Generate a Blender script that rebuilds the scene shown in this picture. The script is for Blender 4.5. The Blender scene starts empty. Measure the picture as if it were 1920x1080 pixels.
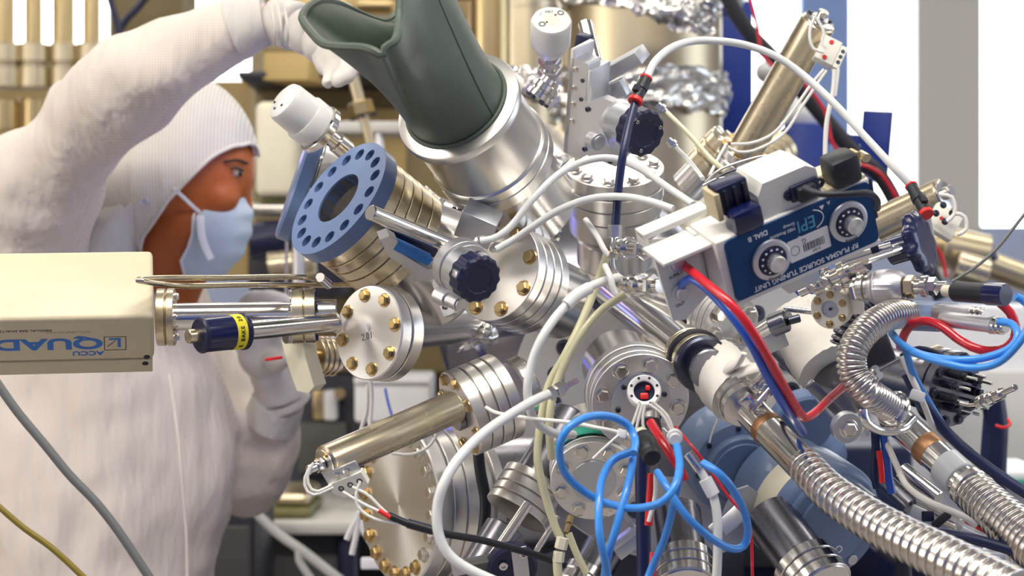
import bpy, bmesh, math, random
from mathutils import Vector, Matrix, geometry, noise
random.seed(7)
K = 0.00025            # metres per pixel per metre of distance (75 mm lens, 36 mm sensor, 1920 px)
CZ = 1.45              # camera height
COL = bpy.context.scene.collection
XA, YA, ZA = Vector((1,0,0)), Vector((0,1,0)), Vector((0,0,1))
rad, cos, sin, pi = math.radians, math.cos, math.sin, math.pi
def U(d): return K*d
def P(x, y, d): return Vector(((x-960)*K*d, d, CZ+(540-y)*K*d))

# ---------------------------------------------------------------- materials
MATS = {}
def nodes(name):
    m = bpy.data.materials.new(name); m.use_nodes = True
    nt = m.node_tree; b = nt.nodes['Principled BSDF']; MATS[name] = m
    return m, nt, b
def lk(nt, a, b): nt.links.new(a, b)
def texco(nt, scale=(1,1,1), kind='Object'):
    tc = nt.nodes.new('ShaderNodeTexCoord'); mp = nt.nodes.new('ShaderNodeMapping')
    mp.inputs['Scale'].default_value = scale; lk(nt, tc.outputs[kind], mp.inputs['Vector']); return mp.outputs['Vector']
def noi(nt, vec, sc, det=3):
    n = nt.nodes.new('ShaderNodeTexNoise'); n.inputs['Scale'].default_value = sc; n.inputs['Detail'].default_value = det
    lk(nt, vec, n.inputs['Vector']); return n.outputs['Fac']
def rng(nt, f, a, b):
    r = nt.nodes.new('ShaderNodeMapRange'); r.inputs['To Min'].default_value = a; r.inputs['To Max'].default_value = b
    r.inputs['From Min'].default_value = .25; r.inputs['From Max'].default_value = .75
    lk(nt, f, r.inputs['Value']); return r.outputs['Result']
def mix(nt, f, c1, c2):
    m = nt.nodes.new('ShaderNodeMix'); m.data_type = 'RGBA'; lk(nt, f, m.inputs['Factor'])
    m.inputs[6].default_value = (*c1, 1); m.inputs[7].default_value = (*c2, 1); return m.outputs[2]
def bump(nt, b, h, st, dist=.002):
    n = nt.nodes.new('ShaderNodeBump'); n.inputs['Strength'].default_value = st; n.inputs['Distance'].default_value = dist
    lk(nt, h, n.inputs['Height']); lk(nt, n.outputs['Normal'], b.inputs['Normal'])
def metal(name, col, ro=.25, an=0.0, var=.012, sc=60, bm=0, col2=None):
    m, nt, b = nodes(name); b.inputs['Metallic'].default_value = 1
    v = texco(nt); f = noi(nt, v, sc); lk(nt, rng(nt, f, max(.03, ro-var), ro+var), b.inputs['Roughness'])
    c2 = col2 or tuple(c*.95 for c in col); lk(nt, mix(nt, noi(nt, v, 14), col, c2), b.inputs['Base Color'])
    if an:
        b.inputs['Anisotropic'].default_value = an
        t = nt.nodes.new('ShaderNodeTangent'); t.direction_type = 'RADIAL'; t.axis = 'Z'; lk(nt, t.outputs['Tangent'], b.inputs['Tangent'])
    if bm: bump(nt, b, noi(nt, v, bm, 5), .5)
    return m
def paint(name, col, ro=.4, var=.05, spec=.5, sc=30, bm=0, bst=.15, coat=0):
    m, nt, b = nodes(name); v = texco(nt); f = noi(nt, v, sc)
    lk(nt, mix(nt, f, col, tuple(c*(1-var*2) for c in col)), b.inputs['Base Color'])
    lk(nt, rng(nt, f, ro-.05, ro+.05), b.inputs['Roughness']); b.inputs['Specular IOR Level'].default_value = spec
    if coat: b.inputs['Coat Weight'].default_value = coat
    if bm: bump(nt, b, noi(nt, v, bm, 4), bst)
    return m
def emit(name, col, st):
    m, nt, b = nodes(name); b.inputs['Base Color'].default_value = (*col,1)
    b.inputs['Emission Color'].default_value = (*col,1); b.inputs['Emission Strength'].default_value = st
    lk(nt, rng(nt, noi(nt, texco(nt), 3), .3, .4), b.inputs['Roughness']); return m
metal('steel', (.76,.74,.71), .25, .0)
metal('steel_turned', (.78,.76,.73), .30, .45)
metal('face_turned', (.84,.83,.82), .36, .75)
metal('steel_dark', (.26,.26,.30), .27)
metal('steel_warm', (.72,.63,.46), .27, .4)
metal('gold_steel', (.60,.46,.24), .30)
metal('gold_steel_pale', (.66,.57,.39), .36)
metal('brass', (.62,.46,.23), .27)
metal('bolt_steel', (.78,.75,.70), .24)
metal('bolt_dark', (.10,.11,.15), .3)
metal('aluminium', (.64,.64,.68), .44)
metal('aluminium_grey', (.62,.64,.68), .42)
metal('polished', (.82,.80,.77), .16)
metal('foil', (.80,.79,.77), .26, bm=90)
metal('copper_ring', (.44,.24,.13), .42)
metal('bellows_metal', (.66,.63,.60), .24)
paint('white_paint', (.78,.77,.73), .38)
paint('white_plastic', (.76,.76,.75), .30, coat=.3)
paint('cream_paint', (.74,.65,.45), .42, bm=400, bst=.05)
paint('cream_dark', (.55,.47,.29), .42)
paint('cream_far', (.87,.82,.64), .5)
paint('tan_far', (.55,.40,.16), .5)
paint('brown_far', (.26,.20,.09), .5)
paint('olive_far', (.20,.19,.07), .5)
paint('blue_anodised', (.13,.21,.42), .36, coat=.15)
paint('panel_blue', (.004,.05,.165), .4, spec=.3)
paint('navy', (.006,.010,.050), .38)
paint('navy_gloss', (.005,.009,.06), .22, coat=.4)
paint('blue_far', (.006,.035,.28), .5)
paint('blue_grey_wall', (.30,.45,.85), .6)
paint('pump_blue', (.15,.22,.38), .42, coat=.2)
paint('pump_blue_dark', (.12,.19,.36), .45)
paint('black_rubber', (.012,.014,.022), .45)
paint('rubber_green', (.085,.112,.088), .52, bm=160, bst=.12, sc=18, var=.1)
paint('black_line', (.01,.01,.012), .5)
paint('print_blue', (.03,.20,.62), .5)
paint('print_white', (.85,.88,.92), .5)
paint('print_cyan', (.10,.42,.62), .5)
paint('label_white', (.86,.85,.86), .5)
paint('label_yellow', (.92,.80,.03), .45)
paint('label_cream', (.80,.76,.60), .6)
paint('hose_white', (.78,.79,.79), .32, coat=.2)
paint('hose_ivory', (.66,.64,.42), .30, coat=.3)
paint('cable_white', (.85,.84,.80), .45)
paint('cable_blue', (.05,.30,.86), .34, coat=.2)
paint('cable_navy', (.006,.014,.075), .4)
paint('cable_red', (.62,.012,.03), .28, coat=.3)
paint('tube_blue', (.02,.10,.55), .25, coat=.4)
paint('cable_grey', (.16,.17,.17), .5)
paint('cable_olive', (.24,.18,.02), .5)
paint('red', (.75,.02,.02), .4)
paint('green_tape', (.02,.42,.30), .5)
paint('ceramic', (.88,.86,.76), .5)
paint('wipe', (.78,.75,.70), .8, bm=60, bst=.4)
paint('dark_machine', (.03,.03,.045), .5)
paint('dark_grey', (.09,.09,.085), .5)
paint('grey_sleeve', (.55,.58,.62), .35, coat=.3)
paint('wall_paint', (.78,.79,.82), .8)
paint('wall_blue', (.50,.58,.80), .8)
paint('wall_warm', (.55,.44,.28), .8)
paint('floor_vinyl', (.40,.37,.35), .4)
paint('ceiling_tile', (.50,.50,.52), .9)
paint('frame_beige', (.70,.68,.62), .5)
paint('sill_white', (.86,.87,.90), .5)
paint('skin', (.50,.125,.022), .48, sc=40, var=.12, bm=220, bst=.08)
paint('eye_white', (.42,.33,.28), .2)
paint('eye_dark', (.02,.012,.01), .15)
paint('hair_dark', (.03,.02,.015), .6)
paint('mask_blue', (.56,.68,.79), .8, bm=90, bst=.25)
paint('mask_strap', (.90,.90,.92), .7)
paint('glove', (.68,.65,.61), .5, bm=70, bst=.25, coat=.1)
paint('shoe', (.75,.75,.75), .6)
paint('inner_ring', (.9,.9,.9), .35)
emit('window_light', (.93,.96,1.0), 5.5)
emit('side_fill_glow', (1,.96,.9), 1.7)  # glow of the added fill panel in the side wall
emit('lamp_light', (1.0,.94,.84), 7.0)
def cloth(name, col, line, freq, ribs=False):
    m, nt, b = nodes(name); tc = nt.nodes.new('ShaderNodeTexCoord'); outs = []
    for dr in (('X',) if ribs else ('X','Z')):
        w = nt.nodes.new('ShaderNodeTexWave'); w.bands_direction = dr; w.inputs['Scale'].default_value = freq
        w.inputs['Distortion'].default_value = .25; lk(nt, tc.outputs['Object'], w.inputs['Vector'])
        pw = nt.nodes.new('ShaderNodeMath'); pw.operation = 'POWER'; pw.inputs[1].default_value = 2 if ribs else 3
        lk(nt, w.outputs['Fac'], pw.inputs[0]); outs.append(pw.outputs[0])
    f = outs[0]
    if len(outs) > 1:
        a = nt.nodes.new('ShaderNodeMath'); a.operation = 'MAXIMUM'; lk(nt, outs[0], a.inputs[0]); lk(nt, outs[1], a.inputs[1]); f = a.outputs[0]
    lk(nt, mix(nt, f, col, line), b.inputs['Base Color']); b.inputs['Roughness'].default_value = .85
    b.inputs['Sheen Weight'].default_value = .1
    bump(nt, b, noi(nt, texco(nt, (1,1,.25)), 17, 4), .9, .022); return m
cloth('coat', (.80,.73,.66), (.66,.58,.53), 115)
cloth('hood', (.74,.71,.66), (.53,.51,.48), 85, True)
cloth('hood_plain', (.72,.69,.64), (.62,.60,.58), 115)

# ---------------------------------------------------------------- mesh building
def spline(pts, step):
    """Catmull-Rom through 3-D points, resampled evenly."""
    if len(pts) == 2: dense = [pts[0].lerp(pts[1], i/20) for i in range(21)]
    else:
        q = [pts[0]*2-pts[1]] + pts + [pts[-1]*2-pts[-2]]; dense = []
        for i in range(1, len(q)-2):
            for j in range(16):
                t = j/16; a,b,c,d = q[i-1],q[i],q[i+1],q[i+2]
                dense.append(.5*((2*b)+(c-a)*t+(2*a-5*b+4*c-d)*t*t+(3*b-a-3*c+d)*t**3))
        dense.append(pts[-1].copy())
    L = [0]
    for i in range(1, len(dense)): L.append(L[-1]+(dense[i]-dense[i-1]).length)
    n = max(2, int(L[-1]/step)); out = []; k = 0
    for i in range(n+1):
        s = L[-1]*i/n
        while k < len(L)-2 and L[k+1] < s: k += 1
        w = (s-L[k])/max(1e-9, L[k+1]-L[k]); out.append(dense[k].lerp(dense[k+1], w))
    return out, L[-1]
class MB:
    def __init__(s): s.v = []; s.f = []
    def put(s, vs, fs, M=None):
        b = len(s.v); s.v += [(M @ Vector(v)) if M else Vector(v) for v in vs]; s.f += [tuple(b+i for i in f) for f in fs]; return s
    def lathe(s, prof, n=48, M=None, u=1.0, wob=None):
        vs, fs, rings = [], [], []
        for (r, h) in prof:
            if r <= 1e-6: rings.append([len(vs)]); vs.append(Vector((0,0,h*u)))
            else:
                rings.append(list(range(len(vs), len(vs)+n)))
                for i in range(n):
                    a = 2*pi*i/n; k = r*(wob(a, h) if wob else 1)
                    vs.append(Vector((k*u*cos(a), k*u*sin(a), h*u)))
        for A, B in zip(rings, rings[1:]):
            if len(A) == 1 and len(B) == 1: continue
            for i in range(n):
                j = (i+1) % n
                if len(A) == 1: fs.append((A[0], B[j], B[i]))
                elif len(B) == 1: fs.append((A[i], A[j], B[0]))
                else: fs.append((A[i], A[j], B[j], B[i]))
        return s.put(vs, fs, M)
    def tube(s, pts, r, n=10, step=.006, cap=True, flat=None):
        path, L = spline(pts, step); m = len(path); fr = []; t0 = (path[1]-path[0]).normalized()
        nx = t0.orthogonal().normalized()
        for i in range(m):
            t = (path[min(i+1,m-1)]-path[max(i-1,0)]).normalized()
            nx = (nx - t*nx.dot(t)).normalized(); fr.append((t, nx, t.cross(nx)))
        vs, fs = [], []
        for i in range(m):
            rr = r(i/(m-1)) if callable(r) else r
            for k in range(n):
                a = 2*pi*k/n; e = fr[i][1]*cos(a)*rr + fr[i][2]*sin(a)*rr*(flat or 1); vs.append(path[i]+e)
        for i in range(m-1):
            for k in range(n):
                j = (k+1) % n; fs.append((i*n+k, i*n+j, (i+1)*n+j, (i+1)*n+k))
        if cap: fs.append(tuple(range(n-1,-1,-1))); fs.append(tuple((m-1)*n+k for k in range(n)))
        return s.put(vs, fs)
    def box(s, a, b, M=None, u=1.0, bev=0, seg=2):
        bm = bmesh.new(); bmesh.ops.create_cube(bm, size=1)
        for v in bm.verts: v.co = Vector([((a[i]+b[i])/2+(v.co[i])*(b[i]-a[i]))*u for i in range(3)])
        if bev: bmesh.ops.bevel(bm, geom=bm.edges[:], offset=bev*u, segments=seg, affect='EDGES', profile=.5)
        bm.verts.index_update(); s.put([v.co.copy() for v in bm.verts], [tuple(v.index for v in f.verts) for f in bm.faces], M); bm.free(); return s
    def plate(s, loops, z0, z1, M=None, u=1.0, bev=0):
        """Prism of an outline (first loop) with holes (the others)."""
        lv = [[Vector((x*u, y*u, 0)) for x, y in l] for l in loops]
        flat = [p for l in lv for p in l]; tri = geometry.tessellate_polygon(lv); N = len(flat)
        vs = [Vector((p.x,p.y,z0*u)) for p in flat]+[Vector((p.x,p.y,z1*u)) for p in flat]
        fs = [tuple(t) for t in tri]+[tuple(N+i for i in reversed(t)) for t in tri]; b = 0
        for l in lv:
            n = len(l)
            for i in range(n): j = (i+1) % n; fs.append((b+i, b+j, N+b+j, N+b+i))
            b += n
        return s.put(vs, fs, M)
    def ellipsoid(s, c, r, n=24, R=None):
        prof = [(sin(pi*i/n), -cos(pi*i/n)) for i in range(n+1)]; prof[0] = (0,-1); prof[-1] = (0,1)
        M = Matrix.Translation(c) @ (R.to_4x4() if R else Matrix()) @ Matrix.Diagonal((*r,1)); return s.lathe(prof, 2*n, M)
    def loft(s, rings, closed=True, cap=True):
        n = len(rings[0]); vs = [p for r in rings for p in r]; fs = []
        for i in range(len(rings)-1):
            for k in range(n if closed else n-1):
                j = (k+1) % n; fs.append((i*n+k, i*n+j, (i+1)*n+j, (i+1)*n+k))
        if cap and closed: fs.append(tuple(range(n-1,-1,-1))); fs.append(tuple((len(rings)-1)*n+k for k in range(n)))
        return s.put(vs, fs)
    def mesh(s, name, smooth=35, center=True, fix=True):
        c = Vector((0,0,0))
        if center:
            lo = Vector([min(v[i] for v in s.v) for i in range(3)]); hi = Vector([max(v[i] for v in s.v) for i in range(3)]); c = (lo+hi)/2
        me = bpy.data.meshes.new(name); me.from_pydata([v-c for v in s.v], [], s.f)
        if fix:
            bm = bmesh.new(); bm.from_mesh(me); bmesh.ops.recalc_face_normals(bm, faces=bm.faces[:]); bm.to_mesh(me); bm.free()
        if smooth:
            me.polygons.foreach_set('use_smooth', [True]*len(me.polygons)); me.set_sharp_from_angle(angle=rad(smooth))
        return me, c
def circ(R, n=32, cx=0, cy=0, a0=0): return [(cx+R*cos(a0+2*pi*i/n), cy+R*sin(a0+2*pi*i/n)) for i in range(n)]
def rrect(x0, y0, x1, y1, r, n=5):
    o = []
    for cx, cy, a in ((x1-r,y1-r,0),(x0+r,y1-r,90),(x0+r,y0+r,180),(x1-r,y0+r,270)):
        o += [(cx+r*cos(rad(a+90*i/n)), cy+r*sin(rad(a+90*i/n))) for i in range(n+1)]
    return o
def stack(layers, h=0, e=1.2, hole=0):
    """Profile of turned layers (radius, thickness) from h backwards, each with a chamfered rim."""
    p = [(hole, h)]
    for (r, t) in layers:
        p += [(r-e, h), (r, h-e), (r, h-t+e), (r-e, h-t)]; h -= t
    p.append((hole, h)); 
    if hole: p.append((hole, p[0][1]))
    return p
def rod(segs, h=0):
    """Profile of plain stepped rod segments (radius, length), from h forwards."""
    p = [(0, h)]
    for (r, t) in segs: p += [(r*.93, h), (r, h+min(t*.2, r*.07)), (r, h+t-min(t*.2, r*.07)), (r*.93, h+t)]; h += t
    p.append((0, h)); return p

class F:
    """A local frame at pixel (x, y), distance d. Z leaves the object's front; (dx, dy) is where its back points in the picture, c = how frontal (1) or edge-on (0)."""
    def __init__(s, x, y, d, dx=0, dy=1, c=1, xd=None, roll=0):
        s.o = P(x, y, d); s.u = U(d); r = (s.o-Vector((0,0,CZ))).normalized()
        ex = (XA-r*XA.dot(r)).normalized(); dn = -(ex.cross(r)); n = math.hypot(dx, dy) or 1; k = math.sqrt(max(0, 1-c*c))
        Z = -(r*c+(ex*dx+dn*dy)/n*k); xd = xd or (1,0); v = ex*xd[0]+dn*xd[1]
        if abs(r.dot(Z)) > .15: X = v-r*(v.dot(Z)/r.dot(Z))
        else: X = v-Z*v.dot(Z)
        X = (X-Z*X.dot(Z)).normalized(); s.set(X, Z, roll)
    def set(s, X, Z, roll=0):
        Y = Z.cross(X)
        if roll: X, Y = X*cos(rad(roll))+Y*sin(rad(roll)), Y*cos(rad(roll))-X*sin(rad(roll))
        s.X, s.Y, s.Z = X, Y, Z
        s.M = Matrix(((X.x,Y.x,Z.x,s.o.x),(X.y,Y.y,Z.y,s.o.y),(X.z,Y.z,Z.z,s.o.z),(0,0,0,1)))
    def pt(s, x, y, z): return s.o+(s.X*x+s.Y*y+s.Z*z)*s.u
    def at(s, x, y, z, rot=None):
        M = Matrix.Translation(s.pt(x,y,z)) @ s.M.to_3x3().to_4x4()
        return M @ rot if rot else M
class F2(F):
    """A frame whose Z runs from pixel point A to B; L is the length in its units."""
    def __init__(s, A, B, roll=0, up=None):
        a, b = P(*A), P(*B); s.o = a; s.u = U(A[2]); Z = (b-a).normalized(); s.L = (b-a).length/s.u
        X = up if up else (ZA if abs(Z.dot(ZA)) < .9 else XA); X = (X-Z*X.dot(Z)).normalized(); s.set(X, Z, roll)

WM = {}
def obj(name, me, mat, M, parent=None):
    o = bpy.data.objects.new(name, me); COL.objects.link(o)
    if mat and not me.materials: me.materials.append(MATS[mat])
    WM[o] = M
    if parent: o.parent = parent; o.matrix_basis = WM[parent].inverted() @ M
    else: o.matrix_basis = M
    return o
def tag(o, label, cat, group=None, kind=None):
    o['label'] = label; o['category'] = cat
    if group: o['group'] = group
    if kind: o['kind'] = kind
    return o
def struct(name, mb, mat, label=None):
    me, c = mb.mesh(name, 30); o = obj(name, me, mat, Matrix.Translation(c)); o['kind'] = 'structure'
    o['label'] = label or name.replace('_', ' '); return o
def solo(name, label, cat, mb, mat, group=None, smooth=40, kind=None):
    me, c = mb.mesh(name, smooth); return tag(obj(name, me, mat, Matrix.Translation(c)), label, cat, group, kind)
BOLTS = {}
def bolt_mesh(kind, mat):
    if (kind, mat) in BOLTS: return BOLTS[kind, mat]
    m = MB()
    if kind == 'hex':
        m.lathe([(0,0),(1.35,0),(1.35,.15),(1.25,.22),(0,.22)], 20)
        h = [(cos(rad(60*i)), sin(rad(60*i))) for i in range(6)]
        m.loft([[Vector((x*1.05,y*1.05,.2)) for x,y in h],[Vector((x*1.05,y*1.05,.8)) for x,y in h],[Vector((x*.85,y*.85,.95)) for x,y in h]])
    elif kind == 'socket':
        m.lathe([(0,0),(1.05,0),(1.05,.65),(.95,.75),(.55,.75),(.5,.25),(0,.25)], 18)
    else:
        m.lathe([(0,0),(1.1,0),(1.05,.3),(.6,.5),(0,.52)], 18)
    BOLTS[kind, mat] = m.mesh(kind+'_bolt', 30, False)[0]; BOLTS[kind, mat].materials.append(MATS[mat]); return BOLTS[kind, mat]
class T:
    """A thing: an Empty with its parts."""
    def __init__(s, name, label, cat, at, group=None):
        s.e = bpy.data.objects.new(name, None); COL.objects.link(s.e); s.e.empty_display_size = .02
        s.e.location = P(*at) if not isinstance(at, Vector) else at; WM[s.e] = Matrix.Translation(s.e.location); tag(s.e, label, cat, group)
    def mb(s, name, mb, mat, parent=None, smooth=40, label=None):
        me, c = mb.mesh(name, smooth); o = obj(name, me, mat, Matrix.Translation(c), parent or s.e)
        if label: o['label'] = label
        return o
    def lathe(s, name, fr, prof, mat, n=56, parent=None, z=0, x=0, y=0, wob=None, smooth=35, label=None):
        me, c = MB().lathe(prof, n, u=fr.u, wob=wob).mesh(name, smooth, False); o = obj(name, me, mat, fr.at(x,y,z), parent or s.e)
        if label: o['label'] = label
        return o
    def box(s, name, fr, a, b, mat, bev=1.5, parent=None, label=None, seg=2):
        me, c = MB().box(a, b, u=fr.u, bev=bev, seg=seg).mesh(name, 35); o = obj(name, me, mat, fr.M @ Matrix.Translation(c), parent or s.e)
        if label: o['label'] = label
        return o
    def plate(s, name, fr, loops, z0, z1, mat, parent=None, smooth=30):
        me, c = MB().plate(loops, z0, z1, u=fr.u).mesh(name, smooth); return obj(name, me, mat, fr.M @ Matrix.Translation(c), parent or s.e)
    def cyl(s, name, A, B, r, mat, r2=None, n=36, parent=None):
        f = F2(A, B); r2 = r if r2 is None else r2; e = min(2, r*.15)
        return s.lathe(name, f, [(0,0),(r-e,0),(r,e),(r2,f.L-e),(r2-e,f.L),(0,f.L)], mat, n, parent)
    def tube(s, name, pts, r, mat, d=1.8, n=10, parent=None, step=.005, label=None, flat=None):
        pp = [P(*(p if len(p) == 3 else (*p, d))) for p in pts]; rr = r*U(pts[0][2] if len(pts[0]) == 3 else d)
        return s.mb(name, MB().tube(pp, rr, n, step, flat=flat), mat, parent, 40, label)
    def bolts(s, fr, R, n, size, mat, a0=0, z=0, kind='hex', name='bolt', skip=(), parent=None, x=0, y=0):
        for i in range(n):
            if i in skip: continue
            a = rad(a0)+2*pi*i/n; M = fr.at(x+R*cos(a), y+R*sin(a), z) @ Matrix.Rotation(random.uniform(0,1), 4, 'Z') @ Matrix.Scale(size*fr.u, 4)
            obj(name, bolt_mesh(kind, mat), None, M, parent or s.e)
    def bolt(s, fr, x, y, z, size, mat, kind='hex', name='bolt', rot=None, parent=None):
        return obj(name, bolt_mesh(kind, mat), None, fr.at(x,y,z,rot) @ Matrix.Scale(size*fr.u, 4), parent or s.e)
    def text(s, name, body, fr, x, y, z, size, mat, rot=0, parent=None, sx=1, ext=.3, bold=0):
        cu = bpy.data.curves.new(name, 'FONT'); cu.body = body; cu.size = size*fr.u; cu.align_x = 'CENTER'; cu.align_y = 'CENTER'
        cu.extrude = ext*fr.u; cu.offset = bold*fr.u
        to = bpy.data.objects.new(name, cu); COL.objects.link(to); dg = bpy.context.evaluated_depsgraph_get()
        me = bpy.data.meshes.new_from_object(to.evaluated_get(dg)); bpy.data.objects.remove(to); me.materials.clear()
        return obj(name, me, mat, fr.at(x,y,z) @ Matrix.Rotation(rad(rot), 4, 'Z') @ Matrix.Diagonal((sx,1,1,1)), parent or s.e)
def cable(name, label, cat, pts, r, mat, d=1.8, group=None, n=12, step=.005, rf=None):
    pp = [P(*(p if len(p) == 3 else (*p, d))) for p in pts]; r0 = r*U(pts[0][2] if len(pts[0]) == 3 else d)
    return solo(name, label, cat, MB().tube(pp, r0, n, step), mat, group)
def foil_mesh(mb, seed, amp, fr=38):
    for i, v in enumerate(mb.v):
        o = Vector((seed*3.1, seed*1.7, 0)); mb.v[i] = v+Vector([noise.noise(v*fr+o+Vector((9.3*k,0,4.1*k)))*amp+noise.noise(v*fr*2.7+o*2+Vector((5.3*k,0,k)))*amp*.5 for k in range(3)])
    return mb
# ---------------------------------------------------------------- room
def wbox(name, a, b, mat, label=None): return struct(name, MB().box(a, b), mat, label)
wbox('floor', (-4,-1.5,-.1), (4,7.2,0), 'floor_vinyl')
wbox('ceiling', (-4,-1.5,3.0), (4,7.2,3.1), 'ceiling_tile')
wbox('wall_left', (-4.1,-1.5,0), (-4,7.2,3), 'wall_warm')
wbox('wall_right', (4,-1.5,0), (4.1,7.2,3), 'wall_paint')
YB = 6.5
def bx(x): return (x-960)*K*YB
def bz(y): return CZ+(540-y)*K*YB
# back wall: sill below, windows between piers
wbox('wall_back', (-4,YB,0), (4,YB+.15,bz(520)), 'wall_blue')
wins = [(-400,205),(262,470),(1400,1500),(1592,1716),(1838,2200)]
for i, (a, b) in enumerate(wins):
    lo = (95,150)[i] if i < 2 else 425
    w = struct('window_%d' % (i+1), MB().box((bx(a),YB+.04,bz(lo)), (bx(b),YB+.06,2.98)), 'window_light', 'bright daylight window pane')
piers = [(-1500,-400,'wall_warm'),(205,262,'tan_far'),(470,1400,'wall_warm'),(1500,1592,'blue_grey_wall'),(1716,1838,'frame_beige'),(2200,3500,'wall_paint')]
for i, (a, b, m) in enumerate(piers):
    wbox('trim_%d' % (i+1), (bx(a),YB-.02,bz(520)), (bx(b),YB+.15,3), m, 'upright pier between the windows')
struct('window_6', MB().box((-3.99,.0,1.0), (-3.97,2.2,2.6)), 'side_fill_glow', 'glowing panel added in the side wall as warm fill')  # added glowing panel, warm fill on the person
for i, (a, b) in enumerate(wins):
    if i < 2: wbox('trim_%d' % (i+20), (bx(a),YB,bz(520)), (bx(b),YB+.12,bz((95,150)[i])), 'tan_far', 'wall under the window')
    else: wbox('trim_%d' % (i+20), (bx(a),YB-.05,bz(520)), (bx(b),YB+.1,bz(425)), 'wall_blue', 'sill under the window')
# ceiling lamps
for i, (x, y) in enumerate(((-1.6,.9),(0,.9),(1.6,.9),(-1.6,2.9),(0,2.9),(1.6,2.9),(-.8,4.9),(1.2,4.9))):
    pos = ['front row beside the left wall','front row over the camera','front row beside the window wall','above the technician','above the chamber','above the hoses','back row by the columns','back row by the windows'][i]
    t = T('ceiling_light', 'flat ceiling light panel, '+pos, 'ceiling light', Vector((x,y,3)), 'ceiling light panels')
    t.mb('light_frame', MB().plate([[(x-.62,y-.22),(x+.62,y-.22),(x+.62,y+.22),(x-.62,y+.22)],[(x-.6,y-.2),(x+.6,y-.2),(x+.6,y+.2),(x-.6,y+.2)]], 2.96, 3.0), 'white_paint')
    t.mb('diffuser', MB().box((x-.6,y-.2,2.975), (x+.6,y+.2,2.99)), 'lamp_light')

# ---------------------------------------------------------------- background apparatus
def fz(A, B): return F2(A, B)
for i, (x, rp, rc) in enumerate(((8,20,34),(63,17,30),(119,21,26),(172,17,30))):
    t = T('steel_column', ['gold-lit blurred steel column farthest out beside the frame edge','gold-lit blurred steel column, second from the frame edge','gold-lit blurred steel column, widest post, third from the edge','gold-lit blurred steel column nearest the raised arm'][i], 'column', (x,300,4.2), 'blurred steel columns behind the technician')
    f = F2((x,420,4.2),(x,-160,4.2))
    t.lathe('post', f, rod([(rp,180)], 330), 'gold_steel', 28)
    t.lathe('collar', f, rod([(rc,42),(rc-4,6),(rc,36)], 254), 'gold_steel_pale', 28)
    t.lathe('lower_collar', f, rod([(rc+3,30),(rc-3,8),(rc+3,36),(rc-6,60)], 100), 'gold_steel', 28)
    t.bolts(F(x,150,4.2,0,-1,.3), rc-8, 6, 4, 'brass', z=4)
t = T('column_bench', 'dark bench carrying the row of blurred steel columns', 'bench', (100,320,4.2))
t.mb('bench_top', MB().box((P(-220,0,4.2).x,4.0,P(0,345,4.2).z),(P(260,0,4.2).x,4.5,P(0,318,4.2).z), bev=.004), 'dark_grey')
t.mb('cabinet', MB().box((P(-210,0,4.2).x,4.05,0.0),(P(250,0,4.2).x,4.48,P(0,346,4.2).z), bev=.004), 'dark_machine')
cable('dark_hose', 'dark blue hose hanging behind the raised sleeve, outer one of two', 'hose', [(196,-40),(212,20),(226,70),(228,130)], 7, 'navy', 3.4, 'dark hoses behind the raised arm')
cable('dark_hose', 'dark blue hose leaning behind the raised sleeve, inner one of two', 'hose', [(300,-40),(262,10),(228,50),(210,110)], 7, 'navy', 3.45, 'dark hoses behind the raised arm')
solo('wall_cabinet', 'small grey cabinet on the wall behind the raised sleeve', 'cabinet', MB().box((P(205,0,4.6).x,4.6,P(0,70,4.6).z),(P(345,0,4.6).x,4.8,P(0,-60,4.6).z), bev=.01), 'brown_far')
# tan carton and cabinets behind the face
t = T('tan_box', 'small tan box on the far dark shelf beside the raised glove', 'box', (520,150,3.5))
f = F(545,150,3.5,.6,.15,.85)
t.box('body', f, (-62,0,-110), (38,54,0), 'tan_far'); t.box('lid', f, (-64,54,-112), (40,62,2), 'brown_far')
t = T('far_cabinet', 'olive brown cabinet blurred behind the steel valve stem', 'cabinet', (640,250,3.7))
t.mb('body', MB().box((P(470,0,3.7).x,3.75,P(0,698,3.75).z),(P(860,0,3.7).x,4.1,P(0,158,3.7).z), bev=.006), 'brown_far')
t.mb('door', MB().box((P(560,0,3.7).x,3.73,P(0,345,3.7).z),(P(760,0,3.7).x,3.75,P(0,200,3.7).z), bev=.004), 'tan_far')
t.mb('shelf', MB().box((P(470,0,3.7).x,3.52,P(0,165,3.7).z),(P(800,0,3.7).x,3.75,P(0,153,3.7).z), bev=.003), 'dark_machine')
t.mb('drawer', MB().box((P(560,0,3.7).x,3.72,P(0,560,3.7).z),(P(790,0,3.7).x,3.75,P(0,372,3.7).z), bev=.004), 'olive_far')
t = T('cream_cabinet', 'cream equipment housing directly in front of the masked face', 'equipment', (515,280,3.3))
t.mb('housing', MB().box((P(478,0,3.3).x,3.3,P(0,368,3.3).z),(P(556,0,3.3).x,3.5,P(0,190,3.3).z), bev=.012, seg=3), 'cream_far')
t.mb('foot_bracket', MB().box((P(480,0,3.3).x,3.32,P(0,379,3.3).z),(P(552,0,3.3).x,3.45,P(0,368,3.3).z), bev=.003), 'olive_far')
t = T('white_shelf', 'long white shelf rail behind the blue drilled flanges', 'shelf', (600,350,3.35))
t.mb('rail', MB().box((P(440,0,3.35).x,3.35,P(0,400,3.35).z),(P(560,0,3.35).x,3.5,P(0,381,3.35).z), bev=.004), 'white_paint')
t.mb('upper_rail', MB().box((P(575,0,3.35).x,3.4,P(0,245,3.35).z),(P(760,0,3.35).x,3.5,P(0,222,3.35).z), bev=.004), 'white_paint')
t.mb('bracket', MB().box((P(700,0,3.35).x,3.4,P(0,420,3.35).z),(P(712,0,3.35).x,3.46,P(0,245,3.35).z), bev=.004), 'aluminium')
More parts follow.
